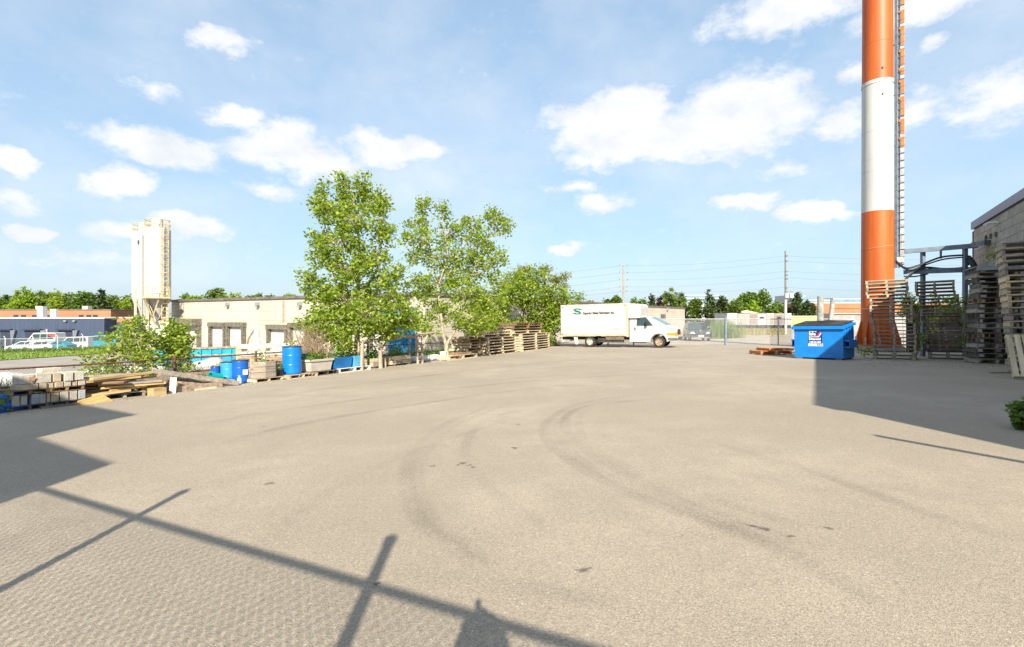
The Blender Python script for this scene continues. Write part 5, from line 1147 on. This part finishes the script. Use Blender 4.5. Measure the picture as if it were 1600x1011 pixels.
# white board pile and trailer rails behind the wooden planter
p = gz(at(425, 0, 22).x, 22); T = thing('flatbed_trailer', 'flat trailer with white and timber side rails behind the rusty fence', 'trailer', frame(p.x, p.y, math.radians(24)))
for zc, m in ((.95, mat('rail_white2', (.45, .43, .4), .6)), (.62, MATS['rail_white2']), (.35, woods['brown'])): MB().box((0, -.7, zc), (2.6, .06, .2)).build('side_board', m, T)
MB().box((0, 0, .42), (2.7, 1.4, .1)).build('bed', woods['tan'], T)
for sx in (-1.2, 0, 1.2): MB().box((sx, -.65, .75), (.08, .08, .75)).build('stake', woods['tan'], T)
for sx in (-.5, .5): wheel(T, sx, -.55, .2, .16)
MB().box((0, .1, .22), (2.5, .1, .12)).build('chassis', under, T)
p = gz(at(378, 0, 21).x, 21); T = thing('yellow_drum', 'small yellow drum behind the blue barrels', 'drum', frame(p.x-.1, p.y, 0)); MB().lathe([(.14, 0), (.15, .03), (.15, .95), (.13, 1.0)], 16).build('shell', yel, T)

# ------------------------------------------------------------ trees and shrubs
bark = mat('pale_bark', (.40, .34, .25), .9, .25, 6, .6, streak=(2, 2, .6), bscale=20); bark2 = mat('dark_bark', (.17, .13, .09), .9, .25, 6, .6, bscale=20)
L_cot = leaf_mat('cottonwood_leaves', (.12, .20, .022), (.38, .48, .085), .5); L_hedge = leaf_mat('hedge_leaves', (.10, .18, .02), (.37, .46, .07), .45)
L_dark = leaf_mat('maple_leaves', (.05, .105, .015), (.16, .26, .04), .35); L_far = leaf_mat('far_leaves', (.065, .12, .022), (.20, .28, .06), .35); L_con = leaf_mat('conifer_needles', (.025, .05, .018), (.09, .12, .035), .15)
L_yel = leaf_mat('yellow_leaves', (.16, .19, .03), (.33, .34, .08), .35); L_pur = leaf_mat('purple_leaves', (.04, .018, .02), (.10, .045, .05), .25); L_lime = leaf_mat('lime_leaves', (.13, .23, .02), (.30, .42, .05), .4)
def plant(name, label, cat, base, D, lobes, stems, leafm, n, size, barkm=bark, depth=.8, group=None, cl=26, crad=.24, trunk_r=.1, twig=True, names=('trunk', 'crown')):
    """stems: pixel polylines with start radius; lobes: pixel ellipses filled with leaf clusters"""
    base = Vector(base); T = thing(name, label, cat, Matrix.Translation(base), group); s = FPX/D; tr = MB(); tips = []
    for pts, r0, r1 in stems:
        P = [at(px, py, D + (0 if len(q_) < 1 else q_[0]))-base for px, py, *q_ in pts]; m = len(P)
        tr.tube(P, [r0+(r1-r0)*i/(m-1) for i in range(m)], 8); tips += P[1:]
    area = sum(rx*ry for _, _, rx, ry in lobes); V = []; cx_ = sum(l[0] for l in lobes)/len(lobes)
    for (px, py, rx, ry) in lobes:
        c = at(px, py, D)-base; c.y += random.uniform(-.5, .5)*depth*rx/s*1.6
        near = min(tips, key=lambda q_: (q_-c).length + (3*max(0, q_.z-c.z))) if tips else Vector((0,0,0))
        if twig: tr.tube([near, (near+c)/2+Vector((0, 0, -.1*(c-near).length)), c], [trunk_r*.35, trunk_r*.25, trunk_r*.14], 5)
        k = max(3, int(n*rx*ry/area/cl))
        for _ in range(k):
            v = RNG.normal(size=3); v /= np.linalg.norm(v); rr = RNG.uniform(.25, 1)**.5
            cc = np.array([c.x+v[0]*rx/s*rr, c.y+v[1]*rx/s*rr*depth, c.z+v[2]*ry/s*rr])
            if twig: tr.tube([c, Vector(cc)], [trunk_r*.12, .006], 3, False)
            V.append(cc + RNG.normal(0, crad, (cl, 3))*np.array([1, 1, .8]))
    C = np.concatenate(V); tr.build(names[0], barkm, T); cr = quads(names[1], leaves(C, size), leafm, T); cr['kind'] = 'stuff'
    return T
p = Lp(559, .75)
plant('cottonwood_tree', 'tall slim cottonwood tree growing behind the blue planter tubs', 'tree', p, p.y,
      [(504,297,10,14),(500,318,14,14),(540,285,12,16),(536,310,16,20),(566,286,10,20),(568,312,16,18),(594,306,9,16),(597,330,14,22),(520,335,24,20),(560,345,34,22),(500,372,20,14),(540,380,34,22),(600,368,16,26),(508,405,28,18),(556,420,38,22),(582,400,24,20),(480,435,18,12),(500,455,30,20),(545,465,45,30),(600,440,27,24),(622,415,10,10),(530,500,35,20),(580,495,48,28),(622,478,22,26),(500,490,18,16),(612,512,22,12),(520,525,26,16),(590,522,30,14),(545,535,18,12),(640,500,18,16)],
      [([(559,580),(558,540),(558,500),(560,450),(562,400),(558,340),(548,295)], .13, .03), ([(558,500),(530,455),(512,400),(505,320)], .06, .02), ([(560,470),(590,420),(596,360),(592,315)], .06, .02), ([(558,510),(600,480),(620,450)], .05, .02)], L_cot, 18500, .13, crad=.14, cl=24)
p = Lp(699, .7)
plant('cottonwood_tree', 'shorter forked cottonwood tree beside the left pallet stacks', 'tree', p, p.y,
      [(665,325,16,16),(650,347,20,16),(690,332,12,18),(632,371,14,8),(660,376,28,18),(700,362,26,20),(738,355,20,20),(770,345,16,20),(788,360,14,18),(745,387,33,20),(690,402,36,22),(650,402,20,12),(725,420,38,22),(770,412,24,26),(680,440,36,22),(730,455,38,22),(655,462,24,18),(690,490,33,22),(650,500,20,20),(740,495,33,22),(768,470,26,18),(782,440,16,14),(640,440,16,12),(665,515,22,12),(730,512,24,12)],
      [([(699,567),(698,550),(697,538)], .125, .115), ([(697,540),(692,520),(690,500),(684,450),(674,400),(664,345)], .095, .02), ([(697,540),(704,528),(713,512),(724,480),(741,430),(762,370)], .085, .02), ([(684,450),(700,400),(692,345)], .04, .02), ([(724,480),(700,430),(735,370)], .04, .02)], L_cot, 13000, .145, crad=.16, cl=22)
D_h = 40.0; p = gz(at(818, 0, D_h).x, D_h)
plant('hedge_shrub', 'large dense green shrub between the pallet stacks and the box truck', 'shrub', p, D_h,
      [(800,440,24,18),(828,432,24,14),(815,462,38,22),(850,482,34,26),(780,482,28,20),(830,512,38,22),(790,517,33,16),(855,522,17,20),(760,502,24,22),(862,458,24,13),(890,466,18,9),(745,484,18,16),(842,534,22,9),(865,500,14,22)],
      [([(818,545),(820,500),(815,460),(805,435)], .14, .04), ([(830,545),(845,500),(855,470)], .12, .04), ([(800,545),(785,510),(770,490)], .1, .04)], L_hedge, 19000, .19, bark2, crad=.26)
D_d = 42.0; p = gz(at(848, 0, D_d).x, D_d)
plant('dying_tree', 'half-bare yellowing tree with dark limbs above the green shrub', 'tree', p, D_d, [(851,423,8,7),(868,438,14,6),(884,433,7,5),(838,445,10,8),(880,448,6,4),(818,422,10,7)],
      [([(850,548),(852,500),(855,462),(851,440),(850,424)], .22, .05), ([(854,458),(866,446),(874,437),(888,432)], .13, .04), ([(866,446),(874,452),(884,449)], .07, .03), ([(854,470),(838,448),(828,425)], .1, .03)], L_yel, 2300, .15, bark2, crad=.22)
p = Lp(205, 2.7)
plant('leafy_bush', 'sprawling leafy sapling bush behind the yellow board heap', 'bush', p, p.y, [(200,510,24,13),(180,530,26,18),(215,530,28,18),(190,556,34,16),(235,560,22,18),(140,576,16,10),(165,577,28,12),(200,582,33,12),(240,590,20,8),(150,590,16,8),(132,562,8,8)],
      [([(206,612),(212,580),(208,550),(202,515)], .025, .01), ([(240,606),(238,580),(225,562),(215,535)], .025, .01), ([(200,612),(190,585),(170,560)], .025, .01), ([(195,612),(165,590),(138,572)], .02, .008)], L_hedge, 2700, .105, crad=.11, cl=18)
p = Lp(273, 2.6)
plant('leafy_bush', 'smaller upright bush at the rusty fence post before the silos', 'bush', p, p.y, [(270,511,15,10),(282,530,16,13),(263,534,14,13),(287,552,10,13),(272,560,14,12),(290,575,10,8),(268,545,18,12)],
      [([(250,604),(258,580),(264,550),(270,515)], .02, .008), ([(276,600),(280,565),(284,535)], .02, .008)], L_cot, 1900, .105, crad=.11, cl=18)
p = Lp(492, 1.0); 
T = plant('dry_shrub', 'tangled dry shrub with some green growing over the white tub', 'shrub', p, p.y, [(470,505,12,9),(487,512,18,10),(502,506,13,13),(459,540,9,7),(515,520,12,16),(530,535,14,18),(490,572,18,5)], [([(490,585),(488,550),(484,520)], .02, .006)], L_hedge, 1500, .10, crad=.12, cl=16)
tw_ = MB(); tan = mat('dry_twigs', (.40, .30, .20), .95, .25, 8)
for _ in range(330):
    a = at(random.uniform(474, 512), random.uniform(562, 580), p.y+random.uniform(-.4, .3))-p; b = at(random.gauss(486, 17), random.uniform(508, 560), p.y+random.uniform(-.6, .6))-p; m2 = (a+b)/2+Vector((random.gauss(0, .1), random.gauss(0, .1), .05))
    tw_.tube([a, m2, b, b+Vector((random.gauss(0, .12), random.gauss(0, .1), random.gauss(0, .1)))], [.008, .007, .005, .003], 3, False)
tw_.build('dry_twigs', tan, T)['kind'] = 'stuff'
p = gp(1600, 672)
plant('wild_weed', 'bushy green weed on the shaded asphalt at the right edge', 'weed', p, p.y, [(1603,650,11,11),(1609,640,11,11),(1600,660,9,6),(1614,660,13,12),(1595,642,3,7)], [([(1602,672),(1602,640)], .012, .004)], L_dark, 1000, .085, crad=.05, cl=12, group=None)
for i, (px, py, D_, lb, lob) in enumerate(((1432, 560, 19.9, 'vine climbing between the first and second pallet stacks', [(1431,505,7,14),(1434,530,8,14),(1433,550,9,8),(1436,480,5,12),(1425,475,6,10)]),
                                           (1508, 558, 19.7, 'vine climbing between the second and third pallet stacks', [(1508,470,6,12),(1511,495,7,14),(1514,520,6,12),(1507,535,6,10),(1480,475,14,12)]),
                                           (1555, 430, 18.0, 'wisp of vine on the block wall above the third stack', [(1552,402,7,5),(1560,390,6,4)]),
                                           (1470, 556, 25.5, 'sunlit ivy seen through the slats of the second stack', [(1462,470,14,16),(1478,490,18,16),(1460,505,14,14),(1490,470,10,14)]),
                                           (1412, 556, 25.5, 'sunlit ivy seen through the slats of the first stack', [(1410,470,12,14),(1416,490,10,12)]),
                                           (1352, 552, 21, 'low weeds between the dumpster and the first pallet stack', [(1350,548,8,5),(1358,550,6,4)]))):
    p = gz(at(px, 0, D_).x, D_); plant('climbing_vine', lb, 'vine', p, D_, lob, [([(px, 560), (lob[0][0], lob[0][1])], .012, .005)], L_hedge if i != 2 else L_yel, 500 if i < 2 or i in (3, 4) else 120, .10, crad=.1, cl=10)
pts = []
for _ in range(900):
    px = random.gauss(1130, 11); D_ = 60+RNG.uniform(-3, 3); x = at(px, 0, D_).x; pts.append((x, D_, g(x, D_)))
tag(blades('tall_grass', pts, 2.1, .07, weed_leaf, lean=.12), 'clump of tall reeds beside the dark SUV', 'grass', kind='stuff')
pts = []
for _ in range(3200):
    px = random.uniform(1095, 1225); D_ = 84+RNG.normal(0, 5); x = at(px, 0, D_).x; pts.append((x, D_, g(x, D_)))
tag(blades('field_grass', pts, .8, .14, dry_leaf), 'strip of dry grass across the gravel field', 'grass', kind='stuff')
pts = []
for _ in range(2600):
    t_ = random.uniform(-3, 34); o_2 = random.gauss(2.3, .25); p = G1+LU*t_+LN*o_2; pts.append((p.x, p.y, g(p.x, p.y)))
tag(blades('edge_weeds', pts, .5, .05, weed_leaf, lean=.4), 'weeds along the rusty fence line', 'weeds', kind='stuff')
pts = []
for _ in range(1300):
    px = random.choice([random.uniform(470, 700), random.uniform(660, 800), random.uniform(0, 12) if random.random() < .12 else random.uniform(300, 700)]); p = Lp(px, random.uniform(1.1, 2.2) if px > 60 else random.uniform(-.1, .5)); pts.append((p.x, p.y, p.z))
tag(quads('low_greens', leaves(np.array(pts)+np.stack([RNG.normal(0, .1, len(pts)), RNG.normal(0, .1, len(pts)), np.abs(RNG.normal(.1, .25, len(pts)))], 1), .12), pleaf), 'low leafy greens growing between planters and fence', 'weeds', kind='stuff')

# loose stones and chips swept against the stored goods
V4 = []
for _ in range(2200):
    if random.random() < .75: p = G1+LU*random.uniform(-2, 33)+LN*random.gauss(-.15, .3)
    else: p = gp(random.uniform(1345, 1580), random.uniform(560, 575))
    s_ = random.uniform(.008, .03); z_ = g(p.x, p.y); a_ = random.uniform(0, 6.28); c0, s0 = math.cos(a_)*s_, math.sin(a_)*s_
    q = np.array([[p.x+c0, p.y+s0, z_-.004], [p.x-s0, p.y+c0, z_-.004], [p.x-c0, p.y-s0, z_-.004], [p.x+s0, p.y-c0, z_-.004]]); t_ = np.array([p.x+random.gauss(0, .2)*s_, p.y, z_+s_*.9])
    for k in range(4): V4.append([q[k], q[(k+1) % 4], t_, t_+(q[k]-t_)*.1])
tag(quads('loose_gravel', np.array(V4), mat('gravel_chips', (.30, .27, .22), .95, .3, 3)), 'loose stones scattered along the foot of the stored goods', 'gravel', kind='stuff')

# far trees, one thing each
def far_tree(px, ytop, ybot, hw_, D, leafm, label, n=1500, con=False, group='trees on the skyline', trunk=True):
    p = gz(at(px, 0, D).x, D); s = FPX/D; lob = []
    if con:
        for k in range(7):
            f = k/6; lob.append((px+random.uniform(-1, 1), ytop+(ybot-ytop)*(.06+.9*f), max(1.0, hw_*(.12+.88*f)), (ybot-ytop)*.1))
    else:
        H = ybot-ytop
        for k in range(9):
            a = random.uniform(0, 2*math.pi); r = random.uniform(.2, .75); lob.append((px+math.cos(a)*r*hw_*.85, ytop+H*.45+math.sin(a)*r*H*.42, hw_*random.uniform(.4, .6), H*random.uniform(.2, .32)))
    sz = 2.0/s
    plant('conifer_tree' if con else 'deciduous_tree', label, 'tree', p, D, lob, [([(px, 520 if D < 200 else 512), (px, ybot), (px, (ytop+ybot)/2)], 1.6/s, .5/s)], leafm, n, sz*1.75, bark2, group=group, cl=20, crad=2.0/s, trunk_r=1.0/s)
far_l = [(-30,462,500,24),(5,460,500,22),(30,453,500,24),(62,458,500,18),(88,458,500,18),(110,455,500,20),(135,456,500,20),(158,452,502,14),(178,458,502,18),(200,460,504,18),(222,458,500,20),(288,460,500,16),(305,461,490,16),(336,456,490,20),(362,457,490,16),(395,456,490,18),(425,462,490,14),(455,462,488,14),(478,462,488,12)]
for i, (px, yt, yb, w) in enumerate(far_l):
    m = (L_far, L_dark, L_lime, L_far, L_cot)[i % 5]
    c = {0: 'mid green', 1: 'dark green', 2: 'bright green', 3: 'mid green', 4: 'light green'}[i % 5]
    con = px == 158
    where = ('above the navy workshop' if px < 165 else 'behind the silos' if px < 250 else 'above the cream warehouse roof')
    far_tree(px, yt, yb, w, 165+random.uniform(-12, 25), L_con if con else m, '%s tree on the skyline %s, %s from the left' % ('pointed dark' if con else c, where, FIRST[i]), 2600, con)
far_r = [(925,466,500,14,L_far,0,'small green tree behind the box truck roof, left of the pole'),(958,463,500,16,L_dark,0,'green tree behind the box truck roof at the utility pole'),(1000,466,500,14,L_far,0,'bright tree right of the utility pole above the cab'),
         (1018,463,500,10,L_con,1,'pointed conifer above the truck cab'),(1033,462,500,14,L_pur,0,'purple-leaved tree above the end of the cream warehouse'),(1050,452,505,18,L_far,0,'tall green tree behind the end of the cream warehouse'),
         (1066,458,508,14,L_con,1,'conifer just right of the cream warehouse end'),(1108,455,508,17,L_con,1,'pointed conifer in front of the far glass office'),(1088,466,508,12,L_far,0,'green tree left of the pointed conifer'),
         (1128,463,505,16,L_con,0,'broad olive conifer right of the pointed one'),(1168,460,496,16,L_dark,0,'round dark tree left of the larger round one'),(1190,459,498,22,L_dark,0,'largest round dark green tree left of the transformer pole'),
         (1176,468,498,12,L_lime,0,'bright green tree in front of the round dark trees'),(1150,470,500,12,L_far,0,'low green tree between conifer and round trees'),(1246,456,500,20,L_con,1,'broad dark pine right of the transformer pole'),(1262,470,500,12,L_con,0,'low pine beside the brick building'),(1214,472,500,12,L_far,0,'green tree behind the transformer pole')]
for (px, yt, yb, w, m, con, lb) in far_r:
    far_tree(px, yt, yb, w, 150+random.uniform(-8, 25) if px < 1150 else 165+random.uniform(-5, 20), m, lb, 2300, bool(con), 'trees beyond the gravel field')

# ------------------------------------------------------------ far right: field buildings and trailers
glassb = mat('office_glass', (.16, .26, .34), .3, .1, .3); offw = mat('office_white', (.40, .42, .43), .6, .05, .5)
def office(px0, px1, yt, yb, D, label, bands):
    x0, x1 = at(px0, 0, D).x, at(px1, 0, D).x; zt = at(0, yt, D).z; b = thing('office_building', label, 'building', Matrix.Translation(((x0+x1)/2, D, g((x0+x1)/2, D))), 'offices on the skyline'); H = zt-g((x0+x1)/2, D)
    MB().box((0, 10, H/2), (x1-x0, 20, H)).build('wall', offw, b); n = bands
    hb = at(0, yt, D).z-at(0, yb, D).z
    for k in range(n): MB().box((0, -.1, H-hb*(k+.45)/n), (x1-x0-.4, .3, hb/n*.55)).build('window_band', glassb, b)
    return b
office(1068, 1135, 461, 476, 330, 'far glass and white office above the conifers', 3); office(1238, 1259, 461, 476, 300, 'far dark glass tower behind the pine', 1)
office(1262, 1304, 468, 478, 340, 'far low white office behind the grey posts', 1); office(1302, 1420, 466, 475, 360, 'far long white office left of the chimney', 1); office(1196, 1212, 466, 478, 320, 'far white block behind the round tree', 1)
x0, x1 = at(1264, 0, 190).x, at(1480, 0, 190).x; zt = at(0, 474, 190).z; p = gz((x0+x1)/2, 190); b = thing('brick_building', 'long orange brick building between dumpster and chimney', 'building', Matrix.Translation(p)); H = zt-p.z
MB().box((0, 8, H/2), (x1-x0, 16, H)).build('wall', brick, b); MB().box((0, 8, H+.2), (x1-x0+.5, 16.4, .4)).build('roof_edge', MATS['pale_trim'], b)
for k in range(2): MB().box((10, -.1, H-2.2-k*2.4), (x1-x0-22, .3, .5)).build('window_band', dark_trim, b)
xa, xb = at(1148, 0, 165).x, at(1184, 0, 165).x; p = gz((xa+xb)/2, 165); b = thing('storage_shed', 'low beige shed roof behind the row of trailers', 'building', Matrix.Translation(p)); H = at(0, 489, 165).z-p.z
MB().box((0, 3, H/2), (xb-xa, 6, H)).build('wall', mat('shed_beige', (.5, .45, .36), .8), b); MB().prism([(-(xb-xa)/2-.4, H), (0, H+.9), ((xb-xa)/2+.4, H)], -.4, 6.4).build('roof', mat('shed_roof', (.55, .48, .38), .8), b)
tcol = [('tr_white', (.46, .46, .45)), ('tr_grey', (.30, .31, .32)), ('tr_beige', (.38, .34, .28)), ('tr_pale', (.40, .40, .39)), ('tr_white2', (.45, .44, .43)), ('tr_beige2', (.40, .36, .31)), ('tr_white3', (.45, .45, .45))]
tn = ['white', 'grey', 'beige', 'pale grey', 'off-white', 'cream', 'white-doored']
ed = [1136, 1152.5, 1172, 1183, 1197, 1210, 1224, 1237]
for i in range(7):
    D_ = 128.0; xa, xb = at(ed[i], 0, D_).x, at(ed[i+1], 0, D_).x; p = gz((xa+xb)/2, D_); H = at(0, 489.5+.5*(i % 2), D_).z-p.z; w = xb-xa-.12
    T = thing('parked_trailer', '%s trailer, %s from the left in the row across the field' % (tn[i], FIRST[i]), 'trailer', Matrix.Translation(p), 'trailers parked across the field')
    MB().box((0, 4, (H+.9)/2), (w, 8, H-.9)).build('box', mat(tcol[i][0], tcol[i][1], .6, .06, .5), T)
    for s in (-1, 1): MB().box((s*w*.23, -.03, (H+.9)/2), (w*.42, .08, H-1.3)).build('rear_door', mat('tr_door%d' % (i % 3), [(.40, .40, .40), (.33, .30, .27), (.24, .19, .18)][i % 3], .6), T)
    MB().box((0, .5, .5), (w*.9, .9, .9)).build('bogie', blackp, T)
    if i in (3, 5): MB().box((0, -.08, H*.72), (w*.5, .04, .5)).build('sign_panel', blackp, T)
gl = mat('container_lime', (.36, .52, .10), .6, .08, 1)
D_ = 140.0; xa, xb = at(1229, 0, D_).x, at(1277, 0, D_).x; p = gz((xa+xb)/2, D_); T = thing('container', 'lime green container showing above the dumpster lid', 'container', Matrix.Translation(p)); H = at(0, 493.5, D_).z-p.z
MB().box((0, 1.2, H/2), (xb-xa, 2.4, H)).build('shell', gl, T, .02); MB().box((.6, -.01, H-.12), (xb-xa-1.4, .06, .22)).build('top_rail', mat('container_pale', (.55, .62, .48), .6), T)
for k in range(12): MB().box((-(xb-xa)/2+.2+k*(xb-xa-.4)/11, -.03, H/2-.1), (.1, .06, H-.3)).build('corrugation', gl, T)
# mixed pale sheds right of the container
D_ = 100.0; xa, xb = at(1296, 0, D_).x, at(1420, 0, D_).x; p = gz((xa+xb)/2, D_); T = thing('storage_shed', 'long pale shed between the grey posts and the chimney', 'building', Matrix.Translation(p)); H = at(0, 490, D_).z-p.z
MB().box((0, 2, H/2), (xb-xa, 4, H)).build('wall', mat('shed_pale', (.36, .345, .33), .7, .25, .4), T); MB().box((0, 1.9, H), (xb-xa+.4, 4.6, .15)).build('roof', MATS['pale_trim'], T)
for k in range(5): MB().box((-(xb-xa)/2+1.2+k*3.2, -.05, 1.4), (1.6, .12, 2.2)).build('door', mat('shed_door%d' % (k % 2), [(.35, .33, .34), (.62, .6, .57)][k % 2], .6), T)

# ------------------------------------------------------------ utility poles and wires
polem = mat('pole_wood', (.34, .28, .22), .9, .2, 2, streak=(3, 3, .3)); polew = mat('pole_concrete', (.52, .50, .46), .8, .12, 2); wirem = mat('power_wire', (.09, .095, .10), .7, .05)
D_A, D_B = 95.0, 82.0
pa = gz(at(974, 0, D_A).x, D_A); TA = thing('utility_pole', 'utility pole with four short crossarms above the box truck', 'utility pole', Matrix.Translation(pa), 'utility poles')
za = lambda py: at(0, py, D_A).z-pa.z
MB().tube([(0, 0, -.3), (0, 0, za(415))], [.20, .13], 10).build('shaft', polem, TA)
for py, w in ((416, 1.6), (427, 1.7), (438, 1.7), (449, 1.5), (456, 1.3)):
    MB().box((0, -.15, za(py)), (w, .1, .12)).build('crossarm', polem, TA)
    for s in (-1, 1): MB().lathe([(.05, 0), (.07, .06), (.05, .14), (.07, .2), (.03, .26)], 8, (s*w*.46, -.15, za(py)+.06)).build('insulator', rubber, TA)
pb_ = gz(at(1227.5, 0, D_B).x, D_B); TB = thing('utility_pole', 'tall utility pole with two white transformers beyond the dumpster', 'utility pole', Matrix.Translation(pb_), 'utility poles')
zb4 = lambda py: at(0, py, D_B).z-pb_.z
MB().tube([(0, 0, -.3), (0, 0, zb4(460))], [.22, .19], 10).build('shaft', polew, TB); MB().tube([(0, 0, zb4(460)), (-.05, 0, zb4(392))], [.16, .11], 10).build('shaft', mat('pole_dark', (.2, .17, .15), .9), TB)
for x in (-.05, .72): 
    MB().lathe([(.25, 0), (.30, .03), (.30, .72), (.2, .8), (.001, .82)], 16, (x, -.45, zb4(465.5))).build('transformer', mat('transformer_white', (.62, .63, .62), .5), TB)
    for s in (-.12, .12): MB().lathe([(.05, 0), (.07, .08), (.04, .16), (.06, .25), (.02, .35)], 8, (x+s, -.45, zb4(457.8))).build('bushing', rubber, TB)
MB().box((.3, -.2, zb4(461)), (1.2, .12, .12)).build('bracket', polem, TB)
for py in (400, 408, 424, 430, 436, 450): MB().box((.1, -.12, zb4(py)), (.36, .18, .2)).build('insulator', rubber, TB)
def wire(a, b, sag, label):
    P = [a+(b-a)*(i/14)+Vector((0, 0, -sag*4*(i/14)*(1-i/14))) for i in range(15)]; o = P[0]
    tag(MB().tube([q-o for q in P], .015, 4, False).build('power_line', wirem, M=Matrix.Translation(o)), label, 'wire', 'power lines between the poles')
lv = ['top', 'second', 'third', 'fourth', 'lowest']
for i, (ya, yb) in enumerate(((415, 400), (426, 408), (437, 424), (448, 434), (455, 449))):
    A, Bq = at(974, ya, D_A), at(1227, yb, D_B); C_ = at(1660, yb+2+i, 74.0); E_ = at(560, ya+36, 190.0)
    wire(A, Bq, .5, '%s of the five wires between the two utility poles' % lv[i]); wire(Bq, C_, .5, '%s of the five wires right of the transformer pole' % lv[i])
    wire(A, E_, 1.0, '%s of the five wires left of the crossarm pole' % lv[i])
wire(at(1300, 482, 22.6), at(1400, 481.5, 23.0), .02, 'low dark cable between the leaning post and the chimney')

# ------------------------------------------------------------ photographer (casts the shadow at the bottom of the picture)
def person():
    o = Vector((0, -.42, g(0, -.42))); T = thing('person', 'person in dark clothes standing behind a camera, seen only as a shadow', 'person', Matrix.Translation(o))
    V, Ed, Rd = [], [], []
    def v(p, r, par=None):
        V.append(p); Rd.append(r)
        if par is not None: Ed.append((par, len(V)-1))
        return len(V)-1
    pel = v((0, 0, .82), (.15, .12)); wa_ = v((0, .01, .98), (.14, .11), pel); ch = v((0, .03, 1.14), (.17, .12), wa_); nk = v((0, .07, 1.25), (.06, .06), ch)
    h1 = v((0, .10, 1.31), (.075, .085), nk); h2 = v((0, .12, 1.38), (.085, .10), h1); h3 = v((0, .12, 1.445), (.065, .08), h2); v((0, .20, 1.36), (.02, .02), h2)
    v((-.085, .11, 1.37), (.018, .025), h2); v((.085, .11, 1.37), (.018, .025), h2)
    for s in (-1, 1):
        hp = v((s*.09, 0, .76), (.095, .10), pel); kn = v((s*.11, .05, .43), (.065, .065), hp); an = v((s*.12, -.02, .08), (.045, .045), kn); v((s*.13, .15, .04), (.045, .035), an)
        sh = v((s*.17, .04, 1.17), (.065, .065), ch); el = v((s*.22, .16, 1.0), (.045, .045), sh); wr = v((s*.11, .28, 1.27), (.03, .03), el); pm = v((s*.085, .32, 1.34), (.03, .025), wr)
        for k, (dx, dy, dz) in enumerate(((0, .035, .05), (.012, .045, .035), (.015, .045, .012), (.012, .04, -.01))):
            a = v((s*(.07+dx), .32+dy*.6, 1.35+dz), (.011, .011), pm); v((s*(.045+dx), .325+dy, 1.355+dz), (.009, .009), a)
        a = v((s*.06, .30, 1.33), (.012, .012), pm); v((s*.045, .30, 1.36), (.010, .010), a)
    me = bpy.data.meshes.new('body'); me.from_pydata(V, Ed, []); ob = link('body', me, T); me.materials.append(mat('dark_clothes', (.04, .05, .08), .9, .2, 6))
    sk = ob.modifiers.new('Skin', 'SKIN')
    for i, r in enumerate(Rd): me.skin_vertices[0].data[i].radius = r
    me.skin_vertices[0].data[0].use_root = True; ss = ob.modifiers.new('Sub', 'SUBSURF'); ss.levels = 1; ss.render_levels = 1
    C = thing('photo_camera', 'black photo camera held up by the person casting the shadow', 'camera', Matrix.Translation((0, -.09, CAMZ-.0)))
    MB().box((0, 0, -.005), (.13, .06, .085)).box((0, -.005, .05), (.05, .05, .035)).build('camera_body', blackp, C, .008); MB().tube([(0, .03, 0), (0, .065, 0)], .035, 16).build('lens', blackp, C); MB().box((-.02, -.005, .09), (.03, .03, .05)).build('hot_shoe_flash', blackp, C)
person()
